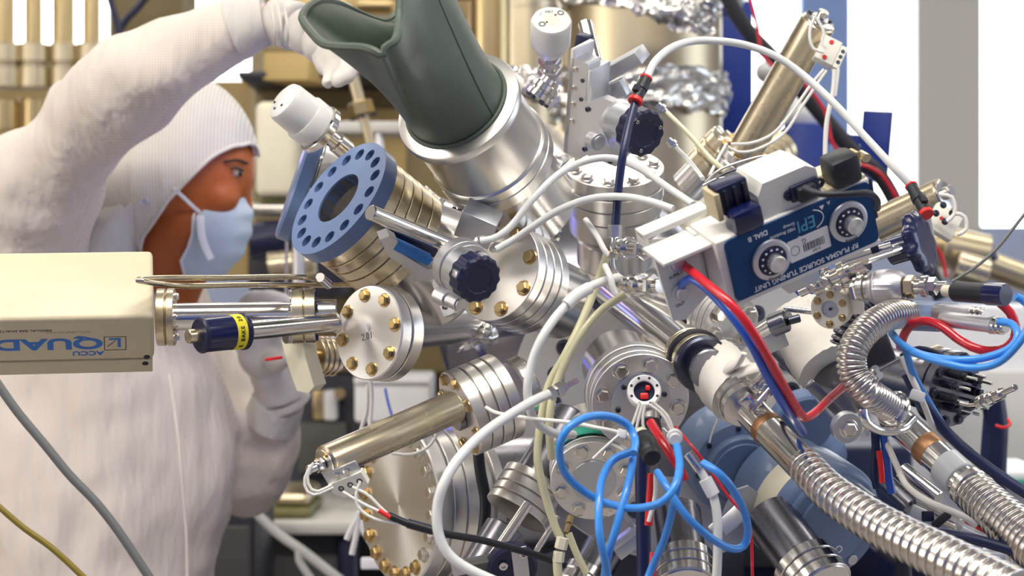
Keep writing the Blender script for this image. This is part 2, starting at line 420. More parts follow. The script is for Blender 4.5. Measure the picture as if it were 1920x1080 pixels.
# slim valve stem far behind
t = T('slim_valve', 'slim blurred steel valve stem hanging under the white clamp', 'valve', (680,200,2.9))
f = F2((660,140,2.9),(700,290,2.9))
t.lathe('stem', f, rod([(11,60),(9,100)]), 'gold_steel_pale', 24); t.lathe('nut', f, rod([(24,26)], 52), 'gold_steel', 6); t.bolts(f, 20, 4, 5, 'bolt_dark', z=80)
solo('white_clamp', 'white plastic clamp under the raised glove', 'clamp', MB().box((-24,-14,-10),(24,14,10), F(632,132,2.9,.3,.2,.9,roll=-12).M, U(2.9), 5), 'white_plastic')
# dark instrument under the mask
t = T('dark_instrument', 'dark instrument with a shiny rail behind the blue mask', 'instrument', (520,450,3.3))
t.mb('body', MB().box((P(455,0,3.3).x,3.35,P(0,560,3.3).z),(P(640,0,3.3).x,3.7,P(0,410,3.3).z), bev=.02), 'dark_machine')
t.mb('barrel', MB().tube([P(470,455,3.3),P(560,440,3.3)], 34*U(3.3), 24), 'navy')
t.mb('rail', MB().tube([P(440,392,3.25),P(560,392,3.25)], 8*U(3.3), 12), 'polished')
t.mb('lens_ring', MB().tube([P(505,500,3.22),P(590,490,3.22)], 26*U(3.3), 24), 'steel_warm')
t = T('support_post', 'thin steel post standing behind the blue flange', 'post', (560,560,2.9))
t.cyl('post', (560,640,2.9), (560,430,2.9), 12, 'aluminium'); t.cyl('post_base', (560,650,2.9), (560,620,2.9), 24, 'aluminium_grey')
cable('thin_rod', 'thin grey rod dropping under the side blue flange', 'rod', [(536,560),(538,440)], 3, 'aluminium', 2.6)
# lab bench under the elbow
BD = 3.2
t = T('lab_bench', 'blurred white-topped lab bench behind the bent elbow', 'bench', (600,990,BD))
t.mb('bench_top', MB().box((P(430,0,BD).x,BD,P(0,1003,BD).z),(P(760,0,BD).x,BD+.5,P(0,978,BD).z), bev=.004), 'white_paint')
t.mb('cabinet', MB().box((P(470,0,BD).x,BD+.05,0),(P(630,0,BD).x,BD+.48,P(0,1004,BD).z), bev=.004), 'dark_grey')
t.mb('leg', MB().box((P(632,0,BD).x,BD+.02,0),(P(662,0,BD).x,BD+.1,P(0,1004,BD).z), bev=.004), 'navy')
t = T('dark_cupboard', 'dark brown cupboard between the coat hem and the lab bench', 'cupboard', (440,1020,2.95)); t.mb('body', MB().box((P(330,0,2.95).x,2.95,0),(P(478,0,2.95).x,3.19,P(0,962,2.95).z), bev=.004), 'dark_machine'); t.mb('door', MB().box((P(345,0,2.95).x,2.93,.05),(P(470,0,2.95).x,2.95,P(0,985,2.95).z), bev=.003), 'dark_grey')
t = T('gold_tray', 'gold-coloured flat tray on the white bench top', 'tray', (540,950,BD+.1))
t.mb('tray', MB().box((P(490,0,BD).x,BD+.03,P(0,978,BD).z),(P(580,0,BD).x,BD+.25,P(0,956,BD).z), bev=.01), 'olive_far')
t.mb('lid', MB().box((P(500,0,BD).x,BD+.04,P(0,955,BD).z),(P(575,0,BD).x,BD+.24,P(0,928,BD).z), bev=.012), 'gold_steel_pale')
t = T('dark_cabinet', 'tall dark equipment rack behind the tilted steel cylinder', 'rack', (640,820,3.6))
t.mb('body', MB().box((P(440,0,3.6).x,3.75,0),(P(800,0,3.6).x,4.1,P(0,699,3.75).z), bev=.01), 'dark_machine')
t.mb('door', MB().box((P(545,0,3.6).x,3.72,P(0,900,3.6).z),(P(640,0,3.6).x,3.75,P(0,800,3.6).z), bev=.004), 'dark_grey')
t.mb('panel', MB().box((P(596,0,3.6).x,3.71,P(0,796,3.6).z),(P(622,0,3.6).x,3.75,P(0,738,3.6).z), bev=.004), 'sill_white')
t.mb('side_panel', MB().box((P(574,0,3.6).x,3.72,P(0,796,3.6).z),(P(595,0,3.6).x,3.75,P(0,738,3.6).z), bev=.004), 'gold_steel')
t.mb('knob', MB().tube([P(637,738,3.68),P(637,738,3.75)], 11*U(3.5), 20), 'brass')
t = T('paper_carton', 'white carton blurred behind the hanging white cords', 'carton', (740,760,3.2))
t.mb('carton', MB().box((P(655,0,3.2).x,3.3,P(0,800,3.2).z),(P(800,0,3.2).x,3.55,P(0,712,3.2).z), bev=.006), 'sill_white')
t.mb('flap', MB().box((P(655,0,3.2).x,3.29,P(0,722,3.2).z),(P(800,0,3.2).x,3.3,P(0,712,3.2).z)), 'label_white')
solo('white_tag', 'small white tag hanging low beside the big round flange', 'tag', MB().box((P(676,0,2.5).x,2.5,P(0,1068,2.5).z),(P(720,0,2.5).x,2.51,P(0,1046,2.5).z), bev=.002), 'label_white')
G = 'white cords hanging under the bolted blank flange'
cable('hanging_cable', 'white cord hanging straight under the bolted blank flange', 'cord', [(694,700),(697,745),(694,790),(690,840)], 4, 'cable_white', 2.1, G)
cable('hanging_cable', 'white cord slanting behind the tilted steel cylinder', 'cord', [(690,720),(688,770),(676,810),(672,850)], 4, 'cable_white', 2.12, G)
cable('thin_blue_cable', 'thin blue cord in front of the blurred white carton', 'cord', [(722,728),(728,756),(738,790)], 2.5, 'tube_blue', 2.4)
cable('white_conduit', 'white conduit running down across the blurred bench front', 'conduit', [(478,960),(520,1000),(570,1035),(640,1090)], 9, 'white_plastic', 2.95)
cable('white_conduit', 'shorter white conduit curling under the long one at the bench', 'conduit', [(560,1034),(563,1055),(590,1095)], 7, 'white_plastic', 2.9)
for i, p in enumerate(([(680,950),(668,975),(655,1000),(650,1012)],[(672,960),(668,1000),(660,1040)],[(676,985),(690,1010),(700,1025)])):
    cable('white_strap', ['white strap slanting beside the gold flange bolts','white strap hanging lowest beside the gold flange bolts','short white strap behind the gold flange bolts'][i], 'strap', p, 6, 'cable_white', 2.3, 'white straps by the big flange')
# centre: large gold vessels
def vessel(x, r, y0, y1, d, mat, label, rings, name='steel_vessel'):
    y1 = 540+CZ/(K*d)-2
    t = T(name, label, 'vessel', (x,y1,d), 'tall steel vessels behind the chamber')
    f = F2((x,y1,d),(x,y0,d)); t.lathe('shell', f, rod([(r,f.L)]), mat, 72)
    for h in rings: t.lathe('band', f, rod([(r+3,10)], f.L-h), 'steel_warm', 72)
    return t
t = vessel(1205, 148, -300, 560, 3.0, 'gold_steel_pale', 'wide pale gold cylinder behind the white knob and gate valve', (460,))
t = vessel(838, 92, -300, 500, 4.4, 'gold_steel', 'gold cylinder half hidden behind the rubber shade', (300,))
t = vessel(985, 66, -300, 500, 4.3, 'gold_steel_pale', 'narrow gold cylinder between the shade and the white knob', (320,))
t = vessel(920, 40, -300, 500, 3.3, 'gold_steel', 'slim gold pipe just right of the rubber shade', ())
t.cyl('side_arm', (690,-25,3.3), (940,-25,3.3), 26, 'gold_steel')
t = T('gold_manifold', 'gold pipe manifold crossing above the rubber shade', 'manifold', (700,20,3.8))
t.cyl('pipe', (560,10,3.8), (830,10,3.8), 16, 'gold_steel'); t.cyl('flange', (650,14,3.8), (672,14,3.8), 30, 'tan_far'); t.cyl('flange', (735,14,3.8), (757,14,3.8), 30, 'tan_far')
def foil_band(name, label, x, r, y0, y1, d, seed, slope=0, amp=.006, a0=180, a1=360):
    f = F2((x,y1,d),(x,y0,d)); rings = []
    for j in range(26):
        row = []
        for i in range(120):
            a = 2*pi*i/120; h = f.L*j/25
            row.append(f.o+(f.X*cos(a)*(r+4*sin(j*.9+i*.3))+f.Y*sin(a)*(r+4*sin(j*.7-i*.5))+f.Z*(h+slope*cos(a)))*f.u)
        rings.append(row)
    return solo(name, label, 'foil', foil_mesh(MB().loft(rings), seed, amp), 'foil', 'aluminium foil wraps')
foil_band('foil_wrap', 'crumpled foil wrapped round the top of the wide gold cylinder', 1222, 168, -90, 22, 3.0, 1, 0, .009)
f = F(1235,30,2.83,0,0.2,.97)
foil_band('foil_wrap', 'crumpled foil band round the middle of the wide gold cylinder', 1195, 166, 140, 218, 3.0, 2, 0, .009)
def foil_sheet(label, quad, d, seed, amp=.006, nx=40, ny=30, dd=0):
    m = MB(); a, b, c, e = [P(x,y,d+(dd if i in (1,2) else 0)) for i, (x,y) in enumerate(quad)]; rings = []
    top = [[(a.lerp(b,i/nx)).lerp(e.lerp(c,i/nx), j/ny)+Vector((0,-.012*sin(pi*i/nx)*sin(pi*j/ny),0)) for i in range(nx+1)] for j in range(ny+1)]
    m.loft(top, closed=False, cap=False); foil_mesh(m, seed, amp, 55)
    n = len(m.v); m.v += [v+Vector((0,.0015,0)) for v in m.v]; m.f += [tuple(n+i for i in reversed(q)) for q in m.f[:]]
    edge = [i for i in range(nx+1)]+[j*(nx+1)+nx for j in range(1,ny+1)]+[ny*(nx+1)+i for i in range(nx-1,-1,-1)]+[j*(nx+1) for j in range(ny-1,0,-1)]
    for k in range(len(edge)): p, q = edge[k], edge[(k+1)%len(edge)]; m.f.append((p,q,n+q,n+p))
    return solo('foil_sheet', label, 'foil', m, 'foil', 'aluminium foil wraps')
foil_sheet('foil drooping from the vessel top toward the blue panel', [(1110,-10),(1345,-20),(1345,62),(1290,66)], 2.78, 3, .008)
foil_sheet('crumpled foil beside the shade collar behind the white tube', [(1018,285),(1058,290),(1052,450),(992,440)], 2.0, 4)
foil_sheet('crumpled foil between the drilled flange and the steel collar', [(795,350),(832,370),(846,440),(780,425)], 1.99, 5)
foil_sheet('crumpled foil hanging under the lower bolted gate flange', [(905,596),(942,600),(930,645),(858,660)], 2.0, 6)
foil_sheet('crumpled foil on the ledge behind the white knob valve', [(945,120),(1050,130),(1052,205),(975,185)], 2.6, 7)
# blue panel, monitor, cables behind
t = T('blue_rack', 'dark blue equipment panel beside the foil-wrapped cylinder', 'panel', (1370,150,3.3))
t.mb('panel', MB().box((P(1330,0,3.3).x,3.3,P(0,300,3.3).z),(P(1412,0,3.3).x,3.6,P(0,0,3.3).z), bev=.004), 'blue_far')
t.mb('white_edge', MB().box((P(1316,0,3.3).x,3.28,P(0,300,3.3).z),(P(1330,0,3.3).x,3.6,P(0,-40,3.3).z), bev=.003), 'sill_white')
t.mb('stand', MB().box((P(1335,0,3.3).x,3.35,0),(P(1408,0,3.3).x,3.6,P(0,300,3.3).z), bev=.004), 'dark_machine')
t = T('blue_monitor', 'dark blue monitor blurred against the bright window', 'monitor', (1640,260,3.4))
f = F(1640,265,3.4,.2,.1,.97,roll=-3)
t.box('screen', f, (-28,-56,-14), (26,56,0), 'blue_far', 3); t.box('bezel', f, (-31,-60,-18), (29,60,-6), 'navy', 3); t.box('arm', f, (-95,-8,-30), (-20,14,-12), 'blue_far', 3); t.box('base', f, (-110,-180,-30), (0,-60,-10), 'blue_far', 3)
cable('thick_black_cable', 'thick black cable sweeping down behind the tilted steel tube', 'cable', [(1350,-30),(1400,55),(1470,130),(1540,215),(1600,285),(1650,330),(1690,400),(1740,500),(1765,560)], 15, 'black_rubber', 2.75)
cable('thin_red_cable', 'thin red cable following the thick black cable', 'cable', [(1402,-20),(1420,50),(1428,95),(1455,130),(1500,150),(1545,205),(1560,265),(1590,300),(1650,325),(1700,400),(1760,470),(1775,520)], 3.5, 'cable_red', 2.7)
t = T('white_device', 'small blurred white device between the tilted tube and black cable', 'device', (1500,230,3.2))
t.mb('body', MB().ellipsoid(P(1500,215,3.2), (38*U(3.2),.04,36*U(3.2)), 14), 'sill_white'); t.mb('knob', MB().ellipsoid(P(1440,135,3.2), (24*U(3.2),.03,22*U(3.2)), 12), 'sill_white'); t.mb('neck', MB().tube([P(1440,150,3.2),P(1470,190,3.2),P(1500,220,3.2)], 12*U(3.2), 12), 'sill_white')
t.mb('base', MB().box((P(1465,0,3.2).x,3.15,0),(P(1545,0,3.2).x,3.3,P(0,235,3.2).z), bev=.01), 'blue_far')
# right: white cabinet, equipment by the window
t = T('white_cabinet', 'large white cabinet standing behind the blue cable loops', 'cabinet', (1850,700,3.2))
t.mb('body', MB().box((P(1650,0,3.2).x,3.3,0),(P(2150,0,3.2).x,3.8,P(0,575,3.2).z), bev=.01), 'sill_white')
t.mb('side_panel', MB().box((P(1770,0,3.2).x,3.28,P(0,870,3.2).z),(P(2150,0,3.2).x,3.3,P(0,700,3.2).z), bev=.004), 'white_paint')
t.mb('ledge', MB().box((P(1770,0,3.2).x,3.2,P(0,905,3.2).z),(P(2150,0,3.2).x,3.3,P(0,890,3.2).z), bev=.004), 'white_plastic')
t = T('gold_pipe', 'long blurred gold pipe crossing in front of the window sill', 'pipe', (1860,490,2.9))
t.cyl('pipe', (1700,440,2.9), (2000,550,2.9), 26, 'gold_steel_pale'); t.cyl('flange', (1765,462,2.85), (1850,480,2.85), 40, 'gold_steel_pale'); t.cyl('collar', (1790,498,2.8), (1850,516,2.8), 30, 'steel_warm'); t.cyl('cap', (1846,455,2.85), (1862,490,2.85), 12, 'bolt_dark')
# ---------------------------------------------------------------- the technician
PD = 2.45
def chain(m, nodes_, n=18, grow=0):
    """Round tapering limb through (x, y, d, r px) nodes."""
    pts = [P(x,y,d) for x,y,d,r in nodes_]; path, L = spline(pts, .02); rs = [r*U(d) for x,y,d,r in nodes_]
    cum = [0]
    for i in range(1, len(pts)): cum.append(cum[-1]+(pts[i]-pts[i-1]).length)
    def rf(t):
        s = t*cum[-1]; k = 0
        while k < len(cum)-2 and cum[k+1] < s: k += 1
        w = min(1, max(0, (s-cum[k])/max(1e-6, cum[k+1]-cum[k]))); w = w*w*(3-2*w); return rs[k]*(1-w)+rs[k+1]*w+grow
    m.tube(pts, rf, n, .02); m.ellipsoid(pts[0], (rs[0]+grow,)*3, 10); m.ellipsoid(pts[-1], (rs[-1]+grow,)*3, 10)
def body_loft(m, secs, d, n=28, grow=0):
    rings = []
    for (y, xc, hw, hd) in secs:
        c = P(xc, y, d); rings.append([c+Vector(((hw*U(d)+grow)*cos(2*pi*i/n), (hd*U(d)+grow)*sin(2*pi*i/n), 0)) for i in range(n)])
    m.loft(rings)
def fuse(o, vox, smooth=4, disp=()):
    r = o.modifiers.new('fuse', 'REMESH'); r.mode = 'VOXEL'; r.voxel_size = vox; r.use_smooth_shade = True
    s = o.modifiers.new('smooth', 'SMOOTH'); s.iterations = smooth; s.factor = .6
    for i, (sz, st) in enumerate(disp):
        tx = bpy.data.textures.new('folds', 'CLOUDS'); tx.noise_scale = sz; tx.noise_depth = 1
        dm = o.modifiers.new('folds', 'DISPLACE'); dm.texture = tx; dm.strength = st; dm.mid_level = .5; dm.texture_coords = 'LOCAL'
    dg = bpy.context.evaluated_depsgraph_get(); ev = o.evaluated_get(dg); me = bpy.data.meshes.new_from_object(ev)
    mats = [x for x in o.data.materials]; o.modifiers.clear(); o.data = me
    if not me.materials and mats: me.materials.append(mats[0])
    me.polygons.foreach_set('use_smooth', [True]*len(me.polygons))
TORSO = [(430,130,115,150),(520,145,165,215),(600,160,215,230),(700,150,275,230),(800,150,292,225),(880,150,296,220),(950,150,286,215),(1010,152,262,210),(1090,150,256,205),(1250,150,250,200)]
RARM = [(15,490,2.40,160),(60,372,2.34,122),(138,264,2.28,96),(215,176,2.22,92),(300,114,2.18,84),(385,72,2.17,70),(452,46,2.17,56)]
LARM = [(310,560,2.66,80),(400,760,2.68,82),(462,905,2.62,74),(490,850,2.58,64),(515,770,2.54,50)]
t = T('person', 'person in white cleanroom coat, hood and blue mask, one arm raised, peering at the chamber', 'person', Vector((P(150,0,2.5).x, 2.5, 0)))
hc = P(335,318,PD); u = U(PD)
# body: head with face, neck, slim trunk and limbs in one surface
m = MB()
m.ellipsoid(P(330,300,PD), (140*u,112*u,138*u), 20)
m.ellipsoid(P(395,318,PD), (84*u,92*u,100*u), 18)       # face front
m.ellipsoid(P(362,425,PD), (86*u,84*u,88*u), 18)        # jaw
m.ellipsoid(P(405,455,PD), (44*u,50*u,58*u), 16)        # chin
m.ellipsoid(P(420,298,PD), (60*u,84*u,24*u), 14)        # brow
chain(m, [(448,326,PD,12),(455,356,PD,14),(462,384,PD,15)], 12)   # nose
for s in (-1,1):
    m.ellipsoid(P(412,372,PD+s*.034), (38*u,34*u,32*u), 12)       # cheek
    m.ellipsoid(P(438,326,PD+s*.036), (14*u,13*u,10*u), 10)
m.ellipsoid(P(448,415,PD), (20*u,38*u,12*u), 10); m.ellipsoid(P(444,432,PD), (20*u,34*u,11*u), 10)   # lips
for s in (-1,1): m.ellipsoid(P(296,345,PD+s*.064), (20*u,9*u,34*u), 10)                              # ears
chain(m, [(330,430,PD,76),(305,520,PD+.02,80),(240,610,2.5,110)])
body_loft(m, [(y,x,hw*.7,hd*.7) for y,x,hw,hd in TORSO], 2.5)
chain(m, [(x,y,d,r*.55) for x,y,d,r in RARM]+[(500,38,2.165,30)]); chain(m, [(x,y,d,r*.6) for x,y,d,r in LARM]+[(528,742,2.53,27)])
for s in (-1,1):
    hip = Vector((P(150,0,2.5).x, 2.5+s*.09, P(0,1240,2.5).z))
    pts = [hip, Vector((hip.x+.03,hip.y,.52)), Vector((hip.x-.02,hip.y,.09))]
    m.tube(pts, lambda q: .085-.035*q, 16, .03)
o = t.mb('body', m, 'skin'); fuse(o, .0055, 5)
BODY = o
for s, nm in ((-1,'eye'),(1,'eye')):
    c = P(443,325,PD+s*.0395); e = t.mb(nm, MB().ellipsoid(c, (12*u,9*u,7.5*u), 12), 'eye_white')
    t.mb('iris', MB().ellipsoid(c+Vector((7.5*u,s*3.5*u,0)), (5*u,6*u,6*u), 10), 'eye_dark', e)
    t.mb('eyebrow', MB().tube([P(420,304,PD+s*.054),P(444,300,PD+s*.048),P(464,306,PD+s*.030)], 2.6*u, 8), 'hair_dark')
    t.mb('eyelashes', MB().tube([P(432,317,PD+s*.050),P(446,315,PD+s*.046),P(457,321,PD+s*.036)], 1.8*u, 8), 'hair_dark')
# coat
m = MB(); body_loft(m, TORSO, 2.5); chain(m, RARM); chain(m, LARM)
chain(m, [(40,440,2.45,170),(200,530,2.5,150)]); m.ellipsoid(P(128,172,2.26),(.03,.03,.022),10); m.ellipsoid(P(228,108,2.2),(.03,.03,.025),10); chain(m, [(310,585,2.56,80),(300,590,2.62,80)])
for s in (-1,1):
    hip = Vector((P(150,0,2.5).x, 2.5+s*.085, P(0,1240,2.5).z))
    m.tube([hip, Vector((hip.x+.03,hip.y,.55)), Vector((hip.x-.02,hip.y,.1))], lambda q: .125-.03*q, 18, .03)
o = t.mb('coat', m, 'coat'); fuse(o, .009, 7, ((.22,.035),(.07,.016)))
t.tube('coat_placket', [(318,700,2.285),(332,800,2.275),(342,900,2.275),(350,1000,2.285),(352,1090,2.29)], 3, 'coat', 2.3, parent=o)
t.mb('sleeve_cuff', MB().tube([P(440,52,2.168),P(470,42,2.166),P(498,36,2.165)], lambda q: (64-14*q)*U(2.17), 28, .006), 'hood_plain', o)
t.mb('sleeve_cuff', MB().tube([P(508,790,2.55),P(517,765,2.54),P(522,752,2.535)], lambda q: (54-4*q)*U(2.54), 28, .006), 'hood_plain', o)
for s in (-1,1): t.mb('shoe', MB().ellipsoid(Vector((P(150,0,2.5).x+.04, 2.5+s*.09, .05)), (.15,.055,.05), 14), 'shoe')
# hood: polar grid about the face axis, opening edge by angle
def hood_pt(c, r, th, ph):  # th from the face axis, ph from up toward the camera
    ax = Vector((cos(rad(18)),0,-sin(rad(18)))); up = Vector((sin(rad(18)),0,cos(rad(18)))); sd = Vector((0,-1,0))
    dv = ax*cos(th)+(up*cos(ph)+sd*sin(ph))*sin(th); return c+Vector((dv.x*r[0],dv.y*r[1],dv.z*r[2]))
def edge_th(ph):
    a = abs((math.degrees(ph)+180) % 360-180); ks = [(0,21),(50,39),(80,60),(110,80),(136,91),(160,92),(180.1,82)]
    for (a0,t0),(a1,t1) in zip(ks, ks[1:]):
        if a <= a1: return rad(t0+(t1-t0)*(a-a0)/(a1-a0))
    return rad(100)
m = MB(); N = 72; rings = []; hcen = P(328,301,PD); hr = (156*u,128*u,166*u)
rows = 26
for j in range(rows+1):
    ring = []
    for i in range(N):
        ph = 2*pi*i/N; e = edge_th(ph); th = e+(pi-.02-e)*j/rows; p = hood_pt(hcen, hr, th, ph)
        if p.z < hcen.z: p.z = hcen.z+(p.z-hcen.z)*1.28; p.x -= (hcen.z-p.z)*.05
        ring.append(p)
    rings.append(ring)
m.loft(rings, cap=False)
inner = [[v+(hcen-v).normalized()*.004 for v in r] for r in rings]
m.loft(inner, cap=False); m.loft([rings[0], inner[0]], cap=False)
hood = t.mb('hood', m, 'hood', smooth=70)
t.mb('hood_hem', MB().tube([p.lerp(hcen, -.01) for p in rings[0]+rings[0][:1]], 3.5*u, 8, .006), 'hood_plain', hood)
# hood skirt: from the cheek edge down over the neck into the coat
m = MB(); rings = []
for (x,y,d,hw,hd) in ((238,392,PD,62,118),(222,425,PD,70,126),(202,470,2.46,86,140),(200,520,2.48,112,165),(195,590,2.5,170,190)):
    c = P(x,y,d); rings.append([c+Vector((hw*u*cos(2*pi*i/40), hd*u*sin(2*pi*i/40), .012*cos(2*pi*i/40)+.004*sin(i*2.1))) for i in range(40)])
m.loft(rings); m = foil_mesh(m, 3, .006, 9)
sk = t.mb('hood_skirt', m, 'hood_plain', hood, 70)
f = F(271,379,2.36,0,0,1); t.lathe('snap', F(271,379,2.372,.2,0,.98), [(0,-4),(9,-4),(9,2),(7,3.5),(5,2),(0,2)], 'aluminium_grey', 24, hood)
# mask
Fp = [(457,352),(472,388),(474,420),(466,455),(448,490),(414,521)]; Sp = [(378,394),(374,414),(374,440),(366,466),(352,490),(356,516)]
Hd = [64,72,76,76,70,54]
def sm(v, L):
    k = min(len(L)-2, int(v*(len(L)-1))); w = v*(len(L)-1)-k
    return tuple(a+(b-a)*w for a, b in zip(L[k], L[k+1])) if isinstance(L[0], tuple) else L[k]+(L[k+1]-L[k])*w
grid = []
for j in range(31):
    v = j/30; fx, fy = sm(v, Fp); sx, sy = sm(v, Sp); hd = sm(v, Hd)*1.12; row = []
    for i in range(41):
        q = (i/40*2-1); cc = max(0, cos(q*pi/2))**.75; pl = 1.2*u*sin(v*pi*9)*cc
        p = P(sx+(fx-sx)*cc, sy+(fy-sy)*cc, PD)+Vector((pl*2, sin(q*pi/2)*hd*u, 0)); row.append(p)
    grid.append(row)
m = MB(); m.loft(grid, closed=False, cap=False); n = len(m.v); m.v += [v-Vector((.002,0,0)) for v in m.v[:]]; m.f += [tuple(n+i for i in reversed(q)) for q in m.f[:]]
mask = t.mb('mask', m, 'mask_blue', smooth=60)
t.mb('strap', MB().tube([P(374,398,PD-.047),P(352,378,PD-.061),P(325,352,PD-.076)], 3.6*u, 8, flat=.6), 'mask_strap', mask)
t.mb('strap', MB().tube([P(376,404,PD-.052),P(378,440,PD-.056),P(386,466,PD-.058),P(396,486,PD-.058)], 9*u, 8, flat=.25), 'mask_strap', mask)
t.mb('mask_edge', MB().tube([g[0]+Vector((0,-.001,0)) for g in grid], 2.6*u, 8), 'mask_strap', mask)
# gloves
def finger(m, pts, r): m.tube([P(*p) for p in pts], lambda q: r*(1-.28*q), 12, .004); m.ellipsoid(P(*pts[-1]), (r*.74,)*3, 8)
def glove(name, cuff, palm, fingers, vox=.0032):
    m = MB()
    m.tube([P(*c[:3]) for c in cuff], lambda q: (cuff[0][3]*(1-q)+cuff[-1][3]*q)*U(cuff[0][2]), 20, .006)
    for (x,y,d,a,b,c,rot) in palm: m.ellipsoid(P(x,y,d), (a*U(d),b*U(d),c*U(d)), 14, Matrix.Rotation(rad(rot), 3, 'Y'))
    for fg, r in fingers: finger(m, fg, r)
    o = t.mb(name, m, 'glove'); fuse(o, vox, 3, ((.03,.004),)); return o
gl = glove('glove', [(532,752,2.535,50),(520,715,2.53,45),(505,690,2.52,44)],
      [(494,664,2.51,50,34,52,-18),(484,632,2.505,44,32,34,-10)],
      [([(466,618,2.50),(458,585,2.49),(470,560,2.47),(496,556,2.46)],.0108), ([(482,606,2.49),(480,575,2.47),(500,556,2.455),(524,560,2.45)],.0112),
       ([(500,606,2.49),(506,578,2.47),(526,562,2.455),(545,572,2.45)],.0108), ([(512,616,2.495),(522,594,2.475),(536,584,2.46),(552,592,2.452)],.0095),
       ([(512,680,2.49),(528,676,2.46),(540,664,2.445),(548,648,2.44)],.0122)])
t.mb('glove_cuff', MB().tube([P(534,756,2.537),P(530,746,2.534)], 51*U(2.535), 24, .004), 'glove', gl)
gr = glove('glove', [(506,40,2.165,44),(530,42,2.16,46),(556,50,2.15,48)],
      [(584,62,2.12,52,38,46,20),(606,84,2.08,44,34,40,30)],
      [([(610,66,2.08),(640,72,2.03),(664,92,1.98),(672,118,1.95)],.0112), ([(616,84,2.06),(642,98,2.0),(654,120,1.955),(652,142,1.94)],.0112),
       ([(612,100,2.05),(630,120,2.0),(640,138,1.96),(634,152,1.94)],.0105), ([(600,108,2.06),(612,128,2.02),(620,142,1.98),(614,154,1.96)],.0092),
       ([(590,40,2.10),(612,26,2.05),(640,22,2.0),(660,30,1.96)],.0122)])
for k, x in enumerate((512,524,536)): t.mb('glove_fold', MB().tube([P(x-6,-8,2.135),P(x,28,2.072),P(x+4,62,2.066),P(x+2,86,2.085)], 2.4*U(2.1), 8), 'glove', gr)
# ---------------------------------------------------------------- main chamber
ch = T('vacuum_chamber', 'large polished steel vacuum chamber with a broad bolted ring, behind all the ports', 'vacuum chamber', Vector((P(1150,0,2.4).x, 2.4, 0)))
fr = F(1260,744,2.06,.1,.3,.995)
ch.lathe('ring_flange', fr, stack([(303,26),(297,5),(303,34)], hole=150), 'steel_turned', 96)
ch.lathe('face', fr, [(0,-6),(205,-6),(205,-20),(0,-20)], 'steel_dark', 72)
ch.bolts(fr, 223, 26, 15, 'bolt_dark', 3, -2, 'socket')
ch.lathe('barrel', fr, [(0,-60),(270,-60),(270,-300),(0,-300)], 'steel_dark', 80)  # darker steel colour stands in for the shade behind the ports
ch.mb('sphere', MB().ellipsoid(P(1080,600,2.52), (.165,.165,.165), 32), 'steel_dark')  # shade of the gaps put into the colour, as on the barrel
ch.cyl('neck', (1120,480,2.5), (980,330,2.62), 120, 'steel')
ch.mb('neck', MB().tube([P(1030,640,2.5),P(870,680,2.42)], 50*U(2.4), 40), 'steel_dark')
cx = P(1150,0,2.5).x
ch.mb('column', MB().tube([Vector((cx,2.48,1.35)),Vector((cx,2.48,.04))], .15, 40), 'dark_machine')
ch.mb('base', MB().lathe([(0,0),(.18,0),(.18,.03),(.17,.05),(0,.05)], 48, Matrix.Translation((cx,2.48,0))), 'dark_machine')
mf = T('backdrop_frame', 'added dark navy backdrop frame low behind the cables and ports', 'frame', Vector((P(1350,0,2.6).x, 2.6, 0)))  # navy backdrop added to fill the dark gaps between the lower ports
mf.mb('cabinet', MB().box((P(930,0,2.75).x,2.70,0),(P(1700,0,2.75).x,2.86,P(0,830,2.75).z), bev=.01), 'navy')
mf.mb('cross_beam', MB().box((P(830,0,2.62).x,2.67,P(0,1075,2.62).z),(P(1760,0,2.62).x,2.70,P(0,1010,2.62).z), bev=.004), 'dark_machine')
for x in (850,1690): mf.mb('leg', MB().box((P(x,0,2.62).x,2.67,0),(P(x+60,0,2.62).x,2.74,P(0,1010,2.62).z), bev=.004), 'dark_machine')

# ---------------------------------------------------------------- analyser box
rg = T('analyser_box', 'long cream instrument box lettered upside down in blue, before the technician', 'instrument box', (120,590,1.75))
f = F(115,655,1.72,0,-1,.57,xd=(1,-.022))
f.u = U(1.72)
W0, W1 = -330, 172
H0, H1 = -84, 97     # Y on the front face: up is positive
rg.box('housing', f, (W0,-40,-158), (W1,H1,0), 'cream_paint', 9, seg=3)
rg.box('cover', f, (W0,-84,-158), (W1-3,-42.5,-1), 'cream_paint', 2)
rg.lathe('screw', f, [(0,0),(6,0),(6,1.2),(4,2),(0,2)], 'black_line', 20, x=158, y=-31, z=0)
rg.lathe('screw', f, [(0,0),(6,0),(6,1.2),(4,2),(0,2)], 'black_line', 20, x=155, y=-54, z=-1)
rg.text('lettering', 'ACCU', f, 49, -14, .2, 19, 'print_blue', 180, sx=1.1, bold=.5)
q = rg.text('lettering', 'QUAD', f, -23, 19, .2, 48, 'print_blue', 180, sx=1.42, bold=1.6)
rg.plate('logo_frame', f, [[(79,-6),(120,-6),(120,38),(79,38)],[(80.5,-4.5),(118.5,-4.5),(118.5,36.5),(80.5,36.5)]], .1, .4, 'black_line')
lg = rg.plate('logo', f, [[(88,33),(110,33),(110,4),(104,4),(104,27.5),(88,27.5)]], .1, .4, 'print_blue')
rg.plate('logo_line', f, [[(86,6),(101,25),(100,26),(85,7)]], .1, .4, 'black_line', lg)
rg.text('caption', 'RESIDUAL GAS ANALYZER', f, -68, 62, .2, 9, 'black_line', 180, sx=1.0)
rg.text('caption', 'KURT J LESKER COMPANY', f, 14, 55, .2, 7, 'cream_dark', 180, sx=1.0)
t = T('analyser_tube', 'thick shiny steel tube with paired flanges leaving the cream box', 'vacuum tube', (430,594,1.8))
f = F2((284,595,1.8),(600,591,1.81))
